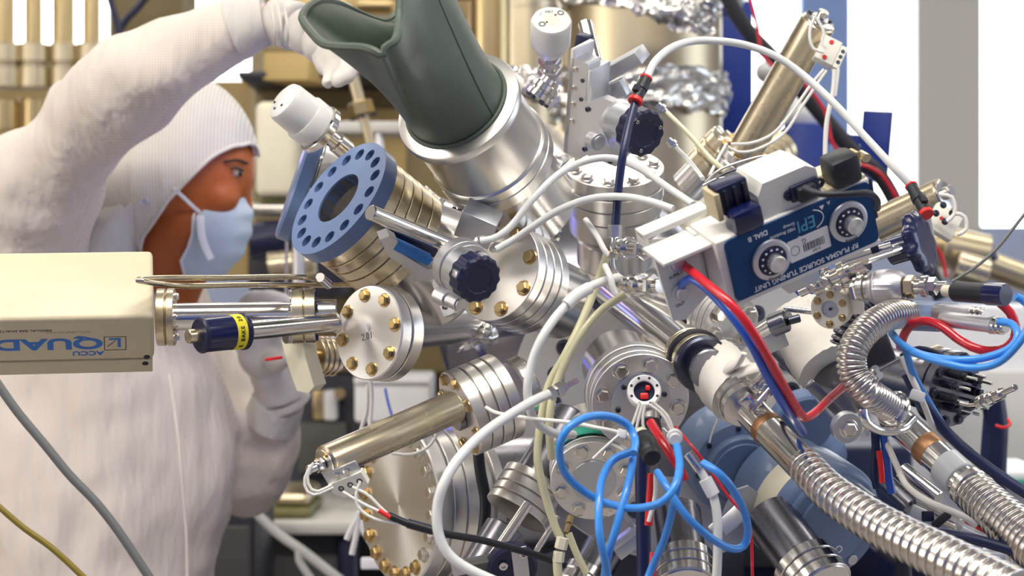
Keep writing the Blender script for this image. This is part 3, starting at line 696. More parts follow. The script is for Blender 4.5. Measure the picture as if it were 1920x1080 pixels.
t.lathe('flange', f, stack([(54,14),(50,3),(54,16)], 44), 'steel_warm', 48); 
for sx in (0,):
    for i in range(6):
        a = rad(30+60*i); t.bolt(f, 44*cos(a), 44*sin(a), 44, 6, 'bolt_steel')
t.lathe('tube', f, rod([(26,225)], 40), 'polished', 48)
t.lathe('flange', f, stack([(52,20),(48,2),(52,22)], 306), 'steel_warm', 48)
for i in range(6):
    a = rad(10+60*i); t.bolt(f, 43*cos(a), 43*sin(a), 262, 6, 'bolt_steel', rot=Matrix.Rotation(pi, 4, 'X')); t.bolt(f, 43*cos(a), 43*sin(a), 306, 6, 'bolt_dark')
t.lathe('tube', f, rod([(30,40)], 306), 'steel', 48)
t = T('lever_valve', 'cream lever block with a ribbed steel flange, held by the gloved hand', 'valve', (570,680,1.98))
g = F(548,685,1.95,.75,-.2,.72,xd=(.93,.1))
t.plate('lever_block', g, [[(-24,46),(28,52),(34,20),(52,-36),(36,-50),(8,-48),(-14,6)]], -34, 0, 'label_cream')
t.lathe('flange', F2((588,668,1.97),(640,668,1.99)), stack([(38,9),(34,3),(38,9),(34,3),(38,9),(34,3),(38,9)], 46), 'steel_warm', 48)
t.cyl('stem', (560,668,1.96), (600,668,1.975), 14, 'brass'); t.lathe('knurl', F2((535,632,1.93),(592,628,1.95)), rod([(13,12),(10,4),(14,14),(10,4),(13,14)]), 'steel_dark', 20)
t.box('red_tab', F(508,673,1.95,0,0,1,roll=8), (-11,-3,-4), (22,3,4), 'red', 1.5)
t = T('bent_rod', 'long thin steel rod bent into a hairpin above the shiny tube', 'rod', (450,530,1.7))
t.tube('rod', [(690,533,1.86),(600,535,1.83),(480,534,1.77),(350,536,1.72),(300,532,1.695),(266,527,1.68),(258,525,1.684),(268,522.5,1.69),(320,521,1.71),(420,521,1.74),(520,519,1.78),(575,521,1.8),(612,532,1.84)], 5, 'steel_warm', n=12)
t.tube('end_clip', [(600,520,1.81),(616,534,1.83)], 9, 'steel', n=12)
t = T('linear_feedthrough', 'steel rod with dark blue sleeve and yellow tape, below the shiny tube', 'feedthrough', (500,620,1.7))
f = F2((352,631,1.69),(634,604,1.775))
t.lathe('rod_end', f, rod([(13.5,34)]), 'steel_warm', 36)
t.lathe('sleeve', f, [(0,26),(26,26),(32,30),(33,34),(33,96),(33.5,97),(33.5,120),(30,124),(0,124)], 'navy_gloss', 48)
t.lathe('sleeve_rim', f, [(0,24),(31,24),(34.5,27),(34.5,31),(31,33),(0,33)], 'navy', 48)
t.lathe('tape', f, [(0,90),(33.9,90),(33.9,112),(0,112)], 'label_yellow', 48, label='yellow tape printed BAKE')
t.lathe('sleeve_rim', f, [(0,111),(33,112),(36,115),(36,121),(32,125),(0,125)], 'navy', 48)
t.lathe('rod', f, rod([(18,f.L-120)], 118), 'polished', 48)
t.lathe('end_ring', f, rod([(21,5)], f.L-8), 'steel', 40)
def cyl_text(t, name, body, f, h, R, a0, size, mat, flip=1):
    """Letters one by one round a sleeve, reading along its rim."""
    for k, c in enumerate(body):
        if c == ' ': continue
        a = a0+flip*k*size*.72/R; n = f.X*cos(a)+f.Y*sin(a); tg = (f.Y*cos(a)-f.X*sin(a))*flip
        g = F(960,540,1); g.u = f.u; g.o = f.o+(n*(R+.2)+f.Z*h)*f.u; g.set(tg, n); t.text(name, c, g, 0, 0, 0, size, mat, bold=.3)
# the side of the sleeve that looks at the camera
f.acam = max((rad(a) for a in range(0,360,3)), key=lambda a: -(f.X*cos(a)+f.Y*sin(a)).y)
s_ = 1 if (f.Y*cos(f.acam)-f.X*sin(f.acam)).z > 0 else -1
cyl_text(t, 'print', 'E BAKE 20', f, 101, 33.9, f.acam-s_*.95, 11, 'black_line', s_)
t.box('marker', F(620,595,1.80), (-18,-3,-3), (8,3,3), 'black_rubber', 1)

# ---------------------------------------------------------------- bolted blank flange with tube
t = T('blank_flange', 'round bolted blank flange with a fan-shaped shine, beside the yellow-taped rod', 'flange', (690,624,1.86))
f = F(691,623,1.76,1,.1,.69)
t.lathe('blank', f, stack([(90,27)], e=2.5), 'face_turned', 96); t.lathe('ring_flange', f, stack([(85,3),(90,27),(88,3)], -27), 'steel_turned', 96)
t.bolts(f, 71, 8, 10, 'brass', 12)
t.text('pencil_mark', '2.01', f, -3, -8, .1, 18, 'dark_grey', 12)
f2 = F2((725,618,1.80),(1010,588,2.25)); t.lathe('tube', f2, rod([(44,f2.L)]), 'steel', 56)

# ---------------------------------------------------------------- drilled blue flanges
def drilled(t, f, R, Rh, n, rh, Rc, th, mat, a0=0):
    t.plate('drilled_plate', f, [circ(R, 80), circ(Rc, 56)]+[circ(rh, 20, Rh*cos(rad(a0)+2*pi*i/n), Rh*sin(rad(a0)+2*pi*i/n)) for i in range(n)], -th, 0, mat)
t = T('drilled_flange', 'blue flange plate with a ring of open holes facing out, on a layered steel port', 'flange', (634,371,1.86))
f = F(634,371,1.82,.787,.617,.42)
drilled(t, f, 126, 100, 16, 12.5, 54, 30, 'blue_anodised', 8)
t.lathe('layered_port', f, stack([(112,3),(118,24),(115,2),(118,22),(115,2),(118,22),(113,2),(118,26),(115,2),(118,24)], -30, hole=54)[:-1], 'steel_warm', 80)
t.lathe('bore', f, [(54,-4),(54,-150),(0,-150),(0,-152),(56,-152)], 'steel_turned', 56)
t.lathe('port_tube', f, rod([(88,150)], -320), 'steel', 64)
t = T('edge_flange', 'blue flange seen nearly edge-on beside the drilled one, on its own steel port', 'flange', (560,352,2.0))
f = F(562,352,1.99,.95,.33,.03)
t.lathe('rim_plate', f, stack([(104,30)], 15, e=5), 'blue_anodised', 80)
t.lathe('layered_port', f, stack([(92,4),(97,28),(94,3),(97,26),(94,3),(97,60)], -16), 'steel_turned', 72)
t.bolts(f, 88, 8, 7, 'bolt_steel', 5, -20); t.lathe('port_tube', f, rod([(70,190)], -320), 'steel', 56)

# ---------------------------------------------------------------- white-knobbed valves
t = T('knob_valve', 'white plastic knob on a tilted steel stem above the blue flanges', 'valve', (545,190,1.95))
f = F(530,187,1.90,.78,.63,.36)
t.lathe('knob', f, [(0,2),(30,2),(38,-2),(41,-10),(42,-52),(40,-54),(0,-54)], 'white_plastic', 48)
t.lathe('skirt', f, [(0,-53),(44,-53),(46,-56),(46,-86),(43,-90),(0,-90)], 'white_plastic', 48)
t.lathe('clear_ring', f, stack([(50,14),(44,4)], -90), 'polished', 48)
t.lathe('stem', f, rod([(17,60),(14,8),(20,30),(15,40)], -236), 'polished', 32); t.lathe('nut', f, rod([(26,22)], -205), 'steel', 6)
t.box('lever', f, (-44,-30,-104), (-20,-12,-92), 'polished', 2)
for a in (200,260,320): t.lathe('slot', f, rod([(2.6,5)]), 'black_line', 10, x=22*cos(rad(a)), y=22*sin(rad(a)), z=-1)
for i in range(4): t.bolt(f, 43*cos(1.2*i+3), 43*sin(1.2*i+3), -90, 4, 'bolt_dark', 'socket')
t = T('knob_valve', 'white plastic knob standing upright on a steel stem before the gold cylinder', 'valve', (1035,60,2.0))
f = F(1034,36,1.97,-.04,1,.66)
t.lathe('knob', f, [(0,0),(31,0),(36,-2),(38,-7),(38,-58),(36,-62),(30,-66),(26,-82),(0,-82)], 'white_plastic', 56)
for x, y in ((18,18),(-18,-14)): s = t.lathe('screw', f, [(0,-1),(6.5,-1),(6.5,.6),(4.5,.6),(4.5,-.6),(0,-.6)], 'bolt_dark', 20, x=x, y=y); 
t.lathe('cap_disc', f, [(0,-1),(16,-1),(16,.6),(0,.6)], 'label_cream', 32)
for x, y in ((8,11),(-9,-9)): t.lathe('pin_hole', f, rod([(2.3,1.6)]), 'black_line', 10, x=x, y=y)
t.text('marking', 'NU', f, -4, 21, .3, 10, 'black_line', 10); t.text('marking', '/', f, -20, 14, .3, 12, 'black_line', 0)
t.lathe('stem', f, rod([(14,60),(18,14),(13,40)], -200), 'polished', 32); t.lathe('nut', f, rod([(22,16)], -112), 'polished', 6); t.lathe('nut', f, rod([(23,18)], -140), 'steel', 6)
f2 = F2((1034,150,1.97),(1000,196,1.97)); t.lathe('elbow', f2, rod([(19,12),(26,14),(24,4),(26,14)]), 'polished', 36); t.bolts(f2, 20, 6, 5, 'bolt_dark', z=f2.L-14)

# ---------------------------------------------------------------- viewport with rubber shade
t = T('viewport_shade', 'dark green rubber eye shade fitted in a heavy steel collar', 'viewport', (860,200,1.75))
AX = dict(dx=.57, dy=.82, c=.70)
f = F(854,193,1.76,**AX)
t.lathe('collar', f, [(88,-6),(90,-2),(104,-2),(122,-8),(124,-12),(124,-24),(116,-28),(113,-34),(113,-148),(116,-150),(118,-152),(118,-172),(115,-174),(118,-176),(118,-200),(0,-200),(0,-60),(88,-60),(88,-6)], 'steel_turned', 96)
t.lathe('port_tube', f, rod([(100,170)], -365), 'steel', 72)
rim = [(562,36,1.60,180),(580,62,1.58,192),(605,84,1.56,205),(640,89,1.545,218),(680,91,1.535,232),(702,98,1.53,244),(718,106,1.53,252),(723,90,1.53,258),(738,82,1.53,266),(747,66,1.535,276),(751,30,1.55,290),(752,-40,1.56,308),(750,-120,1.59,332),(790,-150,1.66,358),(800,-110,1.74,384),(785,-40,1.775,406),(762,0,1.78,420),(748,22,1.775,432),(728,40,1.77,446),(703,38,1.76,460),(665,22,1.74,478),(628,6,1.70,496),(596,2,1.655,514),(572,14,1.62,530)]  # unseen upper lobe drawn taller to block overhead light from the opening
NR = len(rim); rows = 26; rings = []
for j in range(rows+1):
    v = j/rows; ring = []
    for (x,y,d,a) in rim:
        b = f.pt(97*cos(rad(a)), 97*sin(rad(a)), -4); e = P(x,y,d)
        c1 = b+f.Z*(f.u*95); q = b*(1-v)**2+c1*(2*v*(1-v))+e*v*v
        ring.append(q)
    rings.append(ring)
# refine round the ring with a closed Catmull-Rom
def closed_ring(r, k=5):
    n = len(r); o = []
    for i in range(n):
        a,b,c,d = r[i-1],r[i],r[(i+1)%n],r[(i+2)%n]
        for j in range(k):
            q = j/k; o.append(.5*((2*b)+(c-a)*q+(2*a-5*b+4*c-d)*q*q+(3*b-a-3*c+d)*q**3))
    return o
rings = [closed_ring(r) for r in rings]
cen = [sum(r, Vector())/len(r) for r in rings]
inn = [[p+(cen[j]-p).normalized()*.0045 for p in r] for j, r in enumerate(rings)]
m = MB(); m.loft(rings, cap=False); m.loft(inn, cap=False); m.loft([rings[-1], inn[-1]], cap=False)
sh = t.mb('rubber_shade', m, 'rubber_green', smooth=60)
t.mb('rim_bead', MB().tube([p.lerp(q,.5) for p, q in zip(rings[-1][::2]+rings[-1][:1], inn[-1][::2]+inn[-1][:1])], .0034, 8, .004), 'rubber_green', sh)
bd = [f.pt(100*cos(2*pi*i/60), 100*sin(2*pi*i/60), -1) for i in range(61)]
t.mb('base_bead', MB().tube(bd, 4.6*f.u, 10), 'rubber_green', sh)
k = 12*5+2
t.mb('moulding_seam', MB().tube([rings[j][k] for j in range(0, rows+1, 2)], 1.9*f.u, 8), 'rubber_green', sh)
t.lathe('window_glass', f, [(0,-70),(86,-70),(86,-76),(0,-76)], 'navy_gloss', 48)
for y_ in (0,1): t.tube('ink_mark', [(955+y_*10,318+y_*22,1.80),(962+y_*8,328+y_*20,1.80)], 1.3, 'black_line', n=6, step=.002)

# ---------------------------------------------------------------- gate valve actuators
def knob_disc(t, f, R, th, mat, grips=10):
    w = lambda a, h: 1+.035*cos(grips*a)
    t.lathe('hand_knob', f, [(0,0),(R*.55,0),(R*.6,2),(R*.9,2),(R,-3),(R,-th),(R*.96,-th-2),(0,-th-2)], mat, 80, wob=w, smooth=30)
t = T('gate_actuator', 'upright gate valve actuator, aluminium bracket and round dark knob, beside the white knob', 'gate valve', (1150,250,1.9))
f = F(1153,314,1.93,.0,1,.40)
t.lathe('flange', f, stack([(92,26),(88,4),(92,24),(88,3),(90,26),(84,3),(86,40)], e=1.2), 'steel_turned', 80); t.bolts(f, 74, 10, 10, 'bolt_steel', 10); t.lathe('port_tube', f, rod([(72,60)], -200), 'steel', 56)
g = F(1077,200,1.86,.6,-.25,.72,xd=(.95,.33),roll=0)
g = F(1100,205,1.88,.62,-.35,.74, xd=(.93,.36))
t.plate('bracket_channel', g, [rrect(-46,-108,-4,92,3)], -40, 0, 'aluminium')
t.box('bracket_side', g, (-46,-108,-62), (-36,110,0), 'aluminium', 1); t.box('bracket_side', g, (-4,-20,-62), (4,80,0), 'aluminium', 1)
for y in (72,34,0,-36): t.bolt(g, -32, y, 0, 5, 'bolt_steel', 'socket')
for y in (55,16): t.bolt(g, -14, y, -1, 4, 'bolt_dark', 'socket')
t.plate('mount_plate', g, [[(-6,-92),(78,-92),(112,-40),(118,18),(94,36),(36,38),(-6,10)]], -14, 4, 'aluminium')
for x, y in ((6,4),(6,-80),(66,-84),(104,14)): t.bolt(g, x, y, 4, 5, 'bolt_dark', 'socket')
h = F(1160,131,1.90,.5,-.55,.8,xd=(.86,-.48)); t.box('cross_arm', h, (-52,-12,-40), (52,14,0), 'aluminium', 2); t.box('arm_clamp', F(1150,172,1.90,.5,-.4,.8,xd=(.9,-.35)), (-28,-16,-20), (24,16,0), 'aluminium_grey', 2)
t.cyl('guide_rod', (1097,42,1.92), (1118,128,1.90), 14, 'polished'); t.box('slide_block', F(1088,95,1.89,.4,-.3,.85,xd=(.95,.3)), (-14,-28,-26), (12,28,0), 'navy', 3)
k = F(1162,232,1.86,-.72,-.34,.72); t.lathe('collar', k, stack([(48,10),(46,3),(48,26)], 34), 'aluminium', 64)
k = F(1211,250,1.80,-.74,-.3,.74); knob_disc(t, k, 45, 34, 'navy', 12); t.lathe('knob_hub', k, stack([(39,50)], -34), 'aluminium_grey', 48)
for a in (20,140,260): t.bolt(k, 34*cos(rad(a)), 34*sin(rad(a)), 0, 3.5, 'bolt_steel', 'socket')
t.lathe('side_pin', F(1120,266,1.83,-.55,-.2,.8), rod([(17,24),(13,5)], -20), 'aluminium', 32)
for (x,y) in ((1232,196),(1252,262)):
    ff = F2((x,y,1.85),(x+16,y+14,1.85)); t.lathe('air_fitting', ff, rod([(7,8),(9.5,8),(6,6)]), 'polished', 6)
t = T('gate_actuator', 'slanted gate valve actuator, dark round knob and long steel rod, over the bolted blank flange', 'gate valve', (900,510,1.75))
f = F(931,508,1.82,.90,.42,.76)
t.lathe('flange', f, stack([(97,24),(93,3),(97,22),(93,3),(97,22),(93,3),(97,24)], e=1.2), 'steel_turned', 80); t.bolts(f, 78, 8, 11, 'brass', 20)
t.lathe('port_tube', f, rod([(74,120)], -225), 'steel', 56)
t.cyl('guide_rod', (694,398,1.69), (842,460,1.76), 15, 'polished')
g = F(775,490,1.75,-.35,-.8,.72,xd=(.87,.50))
t.plate('bracket_arm', g, [[(-94,4),(-84,20),(-62,20),(-46,2),(40,0),(62,14),(66,-14),(34,-38),(20,-20),(-52,-17),(-70,-6)]], -24, 0, 'aluminium')
t.box('slide_block', F(764,472,1.74,-.3,-.8,.75,xd=(.90,.42)), (-55,-10,-20), (58,8,0), 'print_blue', 2); t.box('slide_rail', F(770,463,1.76,-.3,-.8,.75,xd=(.90,.42)), (-60,-4,-24), (62,12,-6), 'navy', 2)
g = F(838,520,1.74,.75,-.05,.62,xd=(.46,-.89))
t.plate('mount_plate', g, [[(-66,-40),(-40,26),(40,44),(66,30),(66,-30),(30,-52),(-40,-56)]], -12, 0, 'aluminium')
for x, y in ((-48,-30),(50,26),(52,-20),(-30,-44)): t.bolt(g, x, y, 0, 5, 'bolt_dark', 'socket')
h = F(892,432,1.78,.3,-.6,.75,xd=(.88,.38)); t.box('air_block', h, (-36,-34,-46), (34,30,0), 'aluminium_grey', 2)
k = F(872,505,1.72,-.62,-.42,.80); t.lathe('collar', k, stack([(52,12),(50,3),(54,26)], 10), 'aluminium', 64)
k = F(899,525,1.66,-.62,-.42,.80); knob_disc(t, k, 46, 34, 'navy', 14); t.lathe('knob_hub', k, stack([(41,40)], -34), 'aluminium_grey', 48)
for a in (80,170,300): t.box('knob_tab', k, (42*cos(rad(a))-7,42*sin(rad(a))-7,-24), (42*cos(rad(a))+7,42*sin(rad(a))+7,-6), 'aluminium', 2)
t.lathe('side_pin', F(836,560,1.70,-.6,-.3,.66), rod([(16,30),(12,8)], -24), 'aluminium', 32); t.lathe('side_pin', F(858,569,1.69,-.6,-.3,.7), rod([(14,26),(11,4)], -20), 'aluminium', 32)
for (x,y) in ((893,455),(922,468)):
    ff = F2((x,y,1.75),(x+18,y-12,1.74)); t.lathe('air_fitting', ff, rod([(7,8),(10,9),(6,8)]), 'polished', 6)
t = T('small_feedthrough', 'small stacked steel fitting just below the steel collar of the shade', 'fitting', (878,380,1.9))
f = F2((868,408,1.88),(888,350,1.88)); t.lathe('flange', f, stack([(27,9),(24,3),(27,9)], 36), 'polished', 40); t.lathe('cap', f, rod([(16,18),(9,14)], 36), 'steel', 28); t.bolts(f, 21, 6, 4.5, 'bolt_dark', z=36); t.bolts(f, 21, 6, 4.5, 'bolt_dark', z=10)
t = T('mini_flange', 'little steel flange tucked behind the steel rod of the slanted actuator', 'flange', (755,405,1.9))
f = F(752,405,1.9,.7,.6,.6); t.lathe('flange', f, stack([(26,9),(23,2),(26,10)]), 'steel_warm', 40); t.bolts(f, 20, 6, 4.5, 'bolt_dark'); t.lathe('tube', f, rod([(16,70)], -85), 'steel', 32)
# ---------------------------------------------------------------- plasma source tuner box
t = T('tuning_unit', 'white box with a dark blue panel, two round dials and upside-down lettering', 'instrument box', (1505,455,1.6))
f = F(1506,454,1.56,-.82,-.55,.80,xd=(270,-118))
f.u = U(1.56)
RX = 1.0
t.box('housing', f, (-172,-72,-112), (160,70,-4), 'white_paint', 4, seg=3)
t.plate('front_panel', f, [rrect(-157,-63,157,66,12)], -4, 0, 'panel_blue'); 
t.box('panel_edge', f, (-160,-72,-8), (160,-63,-1), 'white_paint', 1)
t.box('end_cap', f, (157,-20,-40), (166,66,-4), 'navy', 3)
for dx, dy in ((-72,-6),(98,4)):
    k = t.lathe('dial', f, [(0,0),(40,0),(41,2),(40,6),(36,8),(30,8),(29,6),(0,6)], 'aluminium', 64, x=dx, y=dy)
    t.lathe('dial_skirt', f, [(0,6),(29,6),(28,10),(17,13),(0,13)], 'navy', 48, x=dx, y=dy, parent=k)
    t.lathe('dial_knob', f, [(0,12),(17,12),(16.5,30),(15,31.5),(0,31.5)], 'face_turned', 48, x=dx, y=dy, parent=k)
    mm = MB()
    for i in range(11):
        a = rad(30+i*30); c = (23*cos(a), 23*sin(a))
        mm.box((c[0]-2.2,c[1]-1.8,10.2), (c[0]+2.2,c[1]+1.8,11.8), u=f.u)
    me, c = mm.mesh('dial_numbers', 0, False); obj('dial_numbers', me, 'print_white', f.at(dx,dy,0), k)
    mm = MB()
    for i in range(7):
        a = rad(-112+i*6); c = (37*cos(a), 37*sin(a)); mm.box((c[0]-1,c[1]-2.5,7), (c[0]+1,c[1]+2.5,8.4), u=f.u)
    me, c = mm.mesh('pointer_marks', 0, False); obj('pointer_marks', me, 'black_line', f.at(dx,dy,0), k)
lb = t.plate('label', f, [rrect(-33,-32,55,13,2)], 0, .8, 'label_white')
mm = MB(); x = -2
while x < 44:
    w = random.choice((1,1.4,2.2)); mm.box((x,-20,.8), (x+w,-4,1.1), u=f.u); x += w+random.choice((1,1.3,2))
me, c = mm.mesh('barcode', 0, False); obj('barcode', me, 'black_line', f.at(0,0,0), lb)
t.text('label_print', 'N 027', f, 24, -25, .9, 7, 'black_line', 180, parent=lb); t.text('label_print', 'G', f, 2, 3, .9, 13, 'black_line', 180, parent=lb)
t.lathe('label_seal', f, [(9,.8),(10,.8),(10,1.1),(9,1.1),(9,.8)], 'black_line', 32, x=-20, y=-10, parent=lb)
t.text('lettering', 'RF PLASMA SOURCE TUNING UNIT', f, -3, -53, .2, 14.5, 'print_white', 180, sx=1.0, bold=.25)
t.text('lettering', 'DIAL B', f, -88, 51, .2, 14, 'print_white', 180, bold=.3)
t.plate('triangle_mark', f, [[(46,57),(56,57),(51,48)]], .1, .4, 'print_white'); t.text('lettering', 'A', f, 66, 57, .2, 11, 'print_white', 180)
t.text('logo', 'EPI', f, 13, 35, .2, 36, 'print_cyan', 180, sx=.9); 
def arc(t, name, f, cx, cy, rx, ry, a0, a1, w, mat, z=.4, tilt=0):
    pts = [(cx+rx*cos(rad(a0+(a1-a0)*i/24))*cos(tilt)-ry*sin(rad(a0+(a1-a0)*i/24))*sin(tilt), cy+rx*cos(rad(a0+(a1-a0)*i/24))*sin(tilt)+ry*sin(rad(a0+(a1-a0)*i/24))*cos(tilt)) for i in range(25)]
    return t.mb(name, MB().tube([f.pt(x,y,z) for x,y in pts], w*f.u, 6, .003), mat)
arc(t, 'logo_swoosh', f, 14, 36, 37, 22, -58, 62, .9, 'print_white'); arc(t, 'logo_swoosh', f, 13, 34, 34, 24, 232, 292, .9, 'print_white')
t.text('caption', 'MBE Products', f, -38, 35, .2, 9.5, 'print_white', 180); t.text('caption', 'Group', f, -22, 45, .2, 9.5, 'print_white', 180)
# end bracket with water fittings
t.plate('end_bracket', f, [[(-264,-84),(-240,-92),(-184,-62),(-182,56),(-272,56)]], -74, -66, 'white_paint')
t.box('bracket_lip', f, (-274,54,-112), (-166,62,-22), 'white_paint', 2)
t.box('bracket_side', f, (-182,-66,-112), (-174,66,-72), 'white_paint', 1); t.box('bracket_rail', f, (-266,74,-150), (-124,86,-112), 'white_paint', 2)
t.box('bracket_back', f, (-266,54,-150), (-258,84,-112), 'white_paint', 1)
for nm, x, y in (('SUPPLY',-234,32),('OUT',-238,-30)):
    k = t.lathe('water_fitting', f, rod([(17,8),(12,10)], -66), 'aluminium', 36, x=x, y=y)
    t.text('fitting_label', nm, f, x-4, y-27, -65.5, 9, 'black_line', 4, parent=k)
t.box('foot_plate', f, (-30,-118,-90), (40,-72,-40), 'aluminium_grey', 2)
# top connectors
t.plate('riser_box', f, [[(-66,66),(64,66),(60,128),(40,142),(-52,142),(-66,120)]], -110, -12, 'white_paint')
t.box('power_socket', f, (-4,82,-12), (56,116,-2), 'navy', 4); t.box('plug', f, (4,84,-2), (42,114,16), 'black_rubber', 5)
for x in (-6,60): t.lathe('socket_ear', f, [(4,-12),(10,-12),(10,-6),(4,-6),(4,-12)], 'navy', 24, x=x, y=99)
t.box('toggle_block', f, (-138,100,-70), (-72,158,-30), 'navy', 5); t.box('toggle_cap', f, (-130,66,-44), (-68,112,4), 'navy_gloss', 8); t.box('toggle_frame', f, (-146,94,-76), (-134,150,-26), 'cream_dark', 2)
for x in (-126,-106,-86): t.box('toggle_rib', f, (x,108,-32), (x+6,152,-24), 'black_rubber', 1)
t.box('black_plug', f, (84,72,-52), (146,132,8), 'black_rubber', 12); t.box('plug_base', f, (74,66,-66), (156,78,-8), 'cream_paint', 2); t.box('top_bracket', f, (60,66,-100), (180,84,-60), 'cream_paint', 3)
t.lathe('knurled_post', f, rod([(9,24)], -60), 'brass', 20, x=160, y=104); t.lathe('knurled_post', f, rod([(9,24)], -60), 'steel_warm', 20, x=180, y=92)
q = cable('power_cord', 'black power cord plugged into the tuner box and looping over its end', 'cord', [f.pt(40,96,14) and (1507,352,1.5),(1540,364,1.49),(1590,364,1.49),(1630,362,1.50),(1646,376,1.52),(1645,392,1.55)], 6, 'black_rubber', 1.5)
for i, pts in enumerate(([(1330,345),(1360,325),(1400,312),(1450,296),(1490,294),(1470,306),(1420,322),(1370,338),(1340,352)],[(1322,342),(1350,318),(1400,300),(1440,292),(1480,300),(1500,305)],[(1318,348),(1345,335),(1385,330),(1400,318),(1430,306),(1475,300),(1495,310)])):
    cable('twisted_wire', ['outer steel wire twisted over the top of the tuner box','upper steel wire twisted over the top of the tuner box','inner steel wire twisted along the rim of the tuner box'][i], 'wire', pts, 2.5, 'steel' if i else 'bolt_dark', 1.66, 'loose wires on the tuner box')
cable('black_strap', 'flat black strap lying along the top edge of the tuner box', 'strap', [(1335,352),(1400,328),(1460,308),(1490,300)], 5, 'black_rubber', 1.65)
# steel water couplings at the end bracket
for (a, b, l) in (((1152,462,1.70),(1215,468,1.66),'upper steel water coupling entering the white end bracket'),((1166,532,1.68),(1232,536,1.65),'lower steel water coupling entering the white end bracket')):
    t = T('water_coupling', l, 'coupling', a, 'water couplings'); g = F2(a, b)
    t.lathe('body', g, rod([(11,16),(17,12),(15,10),(21,14),(14,g.L-44)]), 'polished', 36); t.lathe('nut', g, rod([(22,12)], g.L-20), 'steel', 6)
t = T('tee_fitting', 'little steel tee fitting under the end of the black hose', 'fitting', (1152,440,1.7))
t.lathe('nut', F2((1153,446,1.7),(1153,420,1.7)), rod([(13,24)]), 'polished', 6); t.cyl('stem', (1151,478,1.7), (1153,440,1.7), 7, 'polished'); t.lathe('nut', F2((1146,486,1.7),(1150,470,1.7)), rod([(11,14)]), 'steel_warm', 6)
t.tube('bent_pipe', [(1147,484),(1150,505),(1163,520),(1190,530),(1215,533)], 5, 'steel', 1.69)
# ---------------------------------------------------------------- central port with electrical feedthrough
t = T('feedthrough_port', 'round bolted port in the middle with a white ring plug and bundled wires', 'port', (1200,750,1.75))
f = F(1201,752,1.74,-.5,-.85,.92)
t.lathe('flange', f, stack([(93,20),(89,3),(93,20),(89,3),(96,22)], e=1.2), 'face_turned', 96)
t.bolts(f, 74, 8, 12, 'bolt_steel', 35)
t.lathe('inner_plate', f, [(0,0),(55,0),(57,1),(57,4),(55,5),(0,5)], 'aluminium', 64)
t.bolts(f, 46, 6, 5, 'bolt_dark', 20, 5, 'socket')
t.lathe('port_tube', f, rod([(74,150)], -215), 'steel', 64)
g = F(1208,733,1.69,-.1,.5,.97); t.lathe('ring_plug', g, [(20,-16),(20,0),(23,2),(29,2),(32,-2),(32,-16),(20,-16)], 'inner_ring', 48); t.lathe('plug_socket', g, [(0,-10),(20,-10),(20,-30),(0,-30)], 'navy', 32)
for i in range(8): t.lathe('ring_hole', g, rod([(2.6,1.2)], 1.6), 'black_line', 12, x=26*cos(.4+i*pi/4), y=26*sin(.4+i*pi/4))
t.box('red_core', g, (-8,-14,-10), (8,-2,-3), 'red', 3); t.box('red_core', g, (2,2,-10), (12,13,-3), 'red', 3)
t.cyl('shell', (1215,742,1.71), (1217,795,1.69), 20, 'steel'); t.cyl('sleeve', (1216,788,1.69), (1222,826,1.685), 22, 'black_rubber')
G = 'white wires on the ring plug'
for i, p in enumerate(([(1200,755),(1190,785),(1178,815)],[(1205,758),(1196,790),(1190,825)],[(1215,757),(1240,775),(1255,800),(1268,830)],[(1222,752),(1250,778),(1262,805)],[(1210,757),(1205,785),(1207,805)])):
    cable('thin_wire', 'thin white wire splaying from the ring plug, '+['outermost on the blue loop side','second from the blue loop','longest, towards the red sleeve','short one towards the red sleeve','shortest, in the middle'][i], 'wire', p, 3, 'cable_white', 1.675, G)
# ---------------------------------------------------------------- lower flange with green tape
t = T('blank_port', 'bolted steel port under the blue cable loop, green tape round its rim', 'port', (1112,900,1.78))
f = F(1113,902,1.78,-.08,-1,.90)
t.lathe('flange', f, stack([(81,22),(77,3),(81,22),(77,3),(82,22)], e=1.2), 'face_turned', 88); t.bolts(f, 64, 8, 11, 'bolt_steel', 20)
t.lathe('boss', f, [(0,0),(43,0),(43,2),(42,3),(0,3)], 'aluminium_grey', 56); t.lathe('tube', f, rod([(62,160)], -230), 'steel', 56)
tp = MB(); R_ = 86
for zz in (-44,):
    ring = [[f.pt(R_*cos(rad(a)), R_*sin(rad(a)), z) for z in (-64,-30)] for a in range(50,150,4)]
    ring2 = [[f.pt((R_-1.5)*cos(rad(a)), (R_-1.5)*sin(rad(a)), z) for z in (-64,-30)] for a in range(50,150,4)]
    tp.loft([[a[0],a[1],b[1],b[0]] for a, b in zip(ring, ring2)])
t.mb('green_tape', tp, 'green_tape')
# ---------------------------------------------------------------- tilted cylinder with terminal block
t = T('heater_cylinder', 'long tilted steel cylinder with a white terminal block hanging from its end', 'cylinder', (720,820,1.7))
f = F2((610,868,1.64),(853,762,1.72))
t.lathe('cylinder', f, [(0,0),(29,0),(33,3),(33,f.L-4),(31,f.L),(0,f.L)], 'steel_warm', 64)
t.lathe('end_disc', f, rod([(27,4)], -4), 'steel', 40); t.lathe('end_nut', f, rod([(13,16)], -22), 'steel', 6); t.lathe('end_stud', f, rod([(9,18),(12,8)], -40), 'polished', 24)
for a in (40,160,280): t.bolt(f, 22*cos(rad(a)), 22*sin(rad(a)), -4, 4, 'brass', rot=Matrix.Rotation(pi,4,'X'))
t.lathe('tip', f, rod([(9,24)], f.L), 'brass', 24)
h = F(648,900,1.63,.2,-.5,.85,xd=(.93,-.38)); t.box('bracket', h, (-38,-2,-12), (34,26,-4), 'aluminium_grey', 2)
for x in (-12,10): t.bolt(h, x, 14, -4, 6, 'bolt_steel')
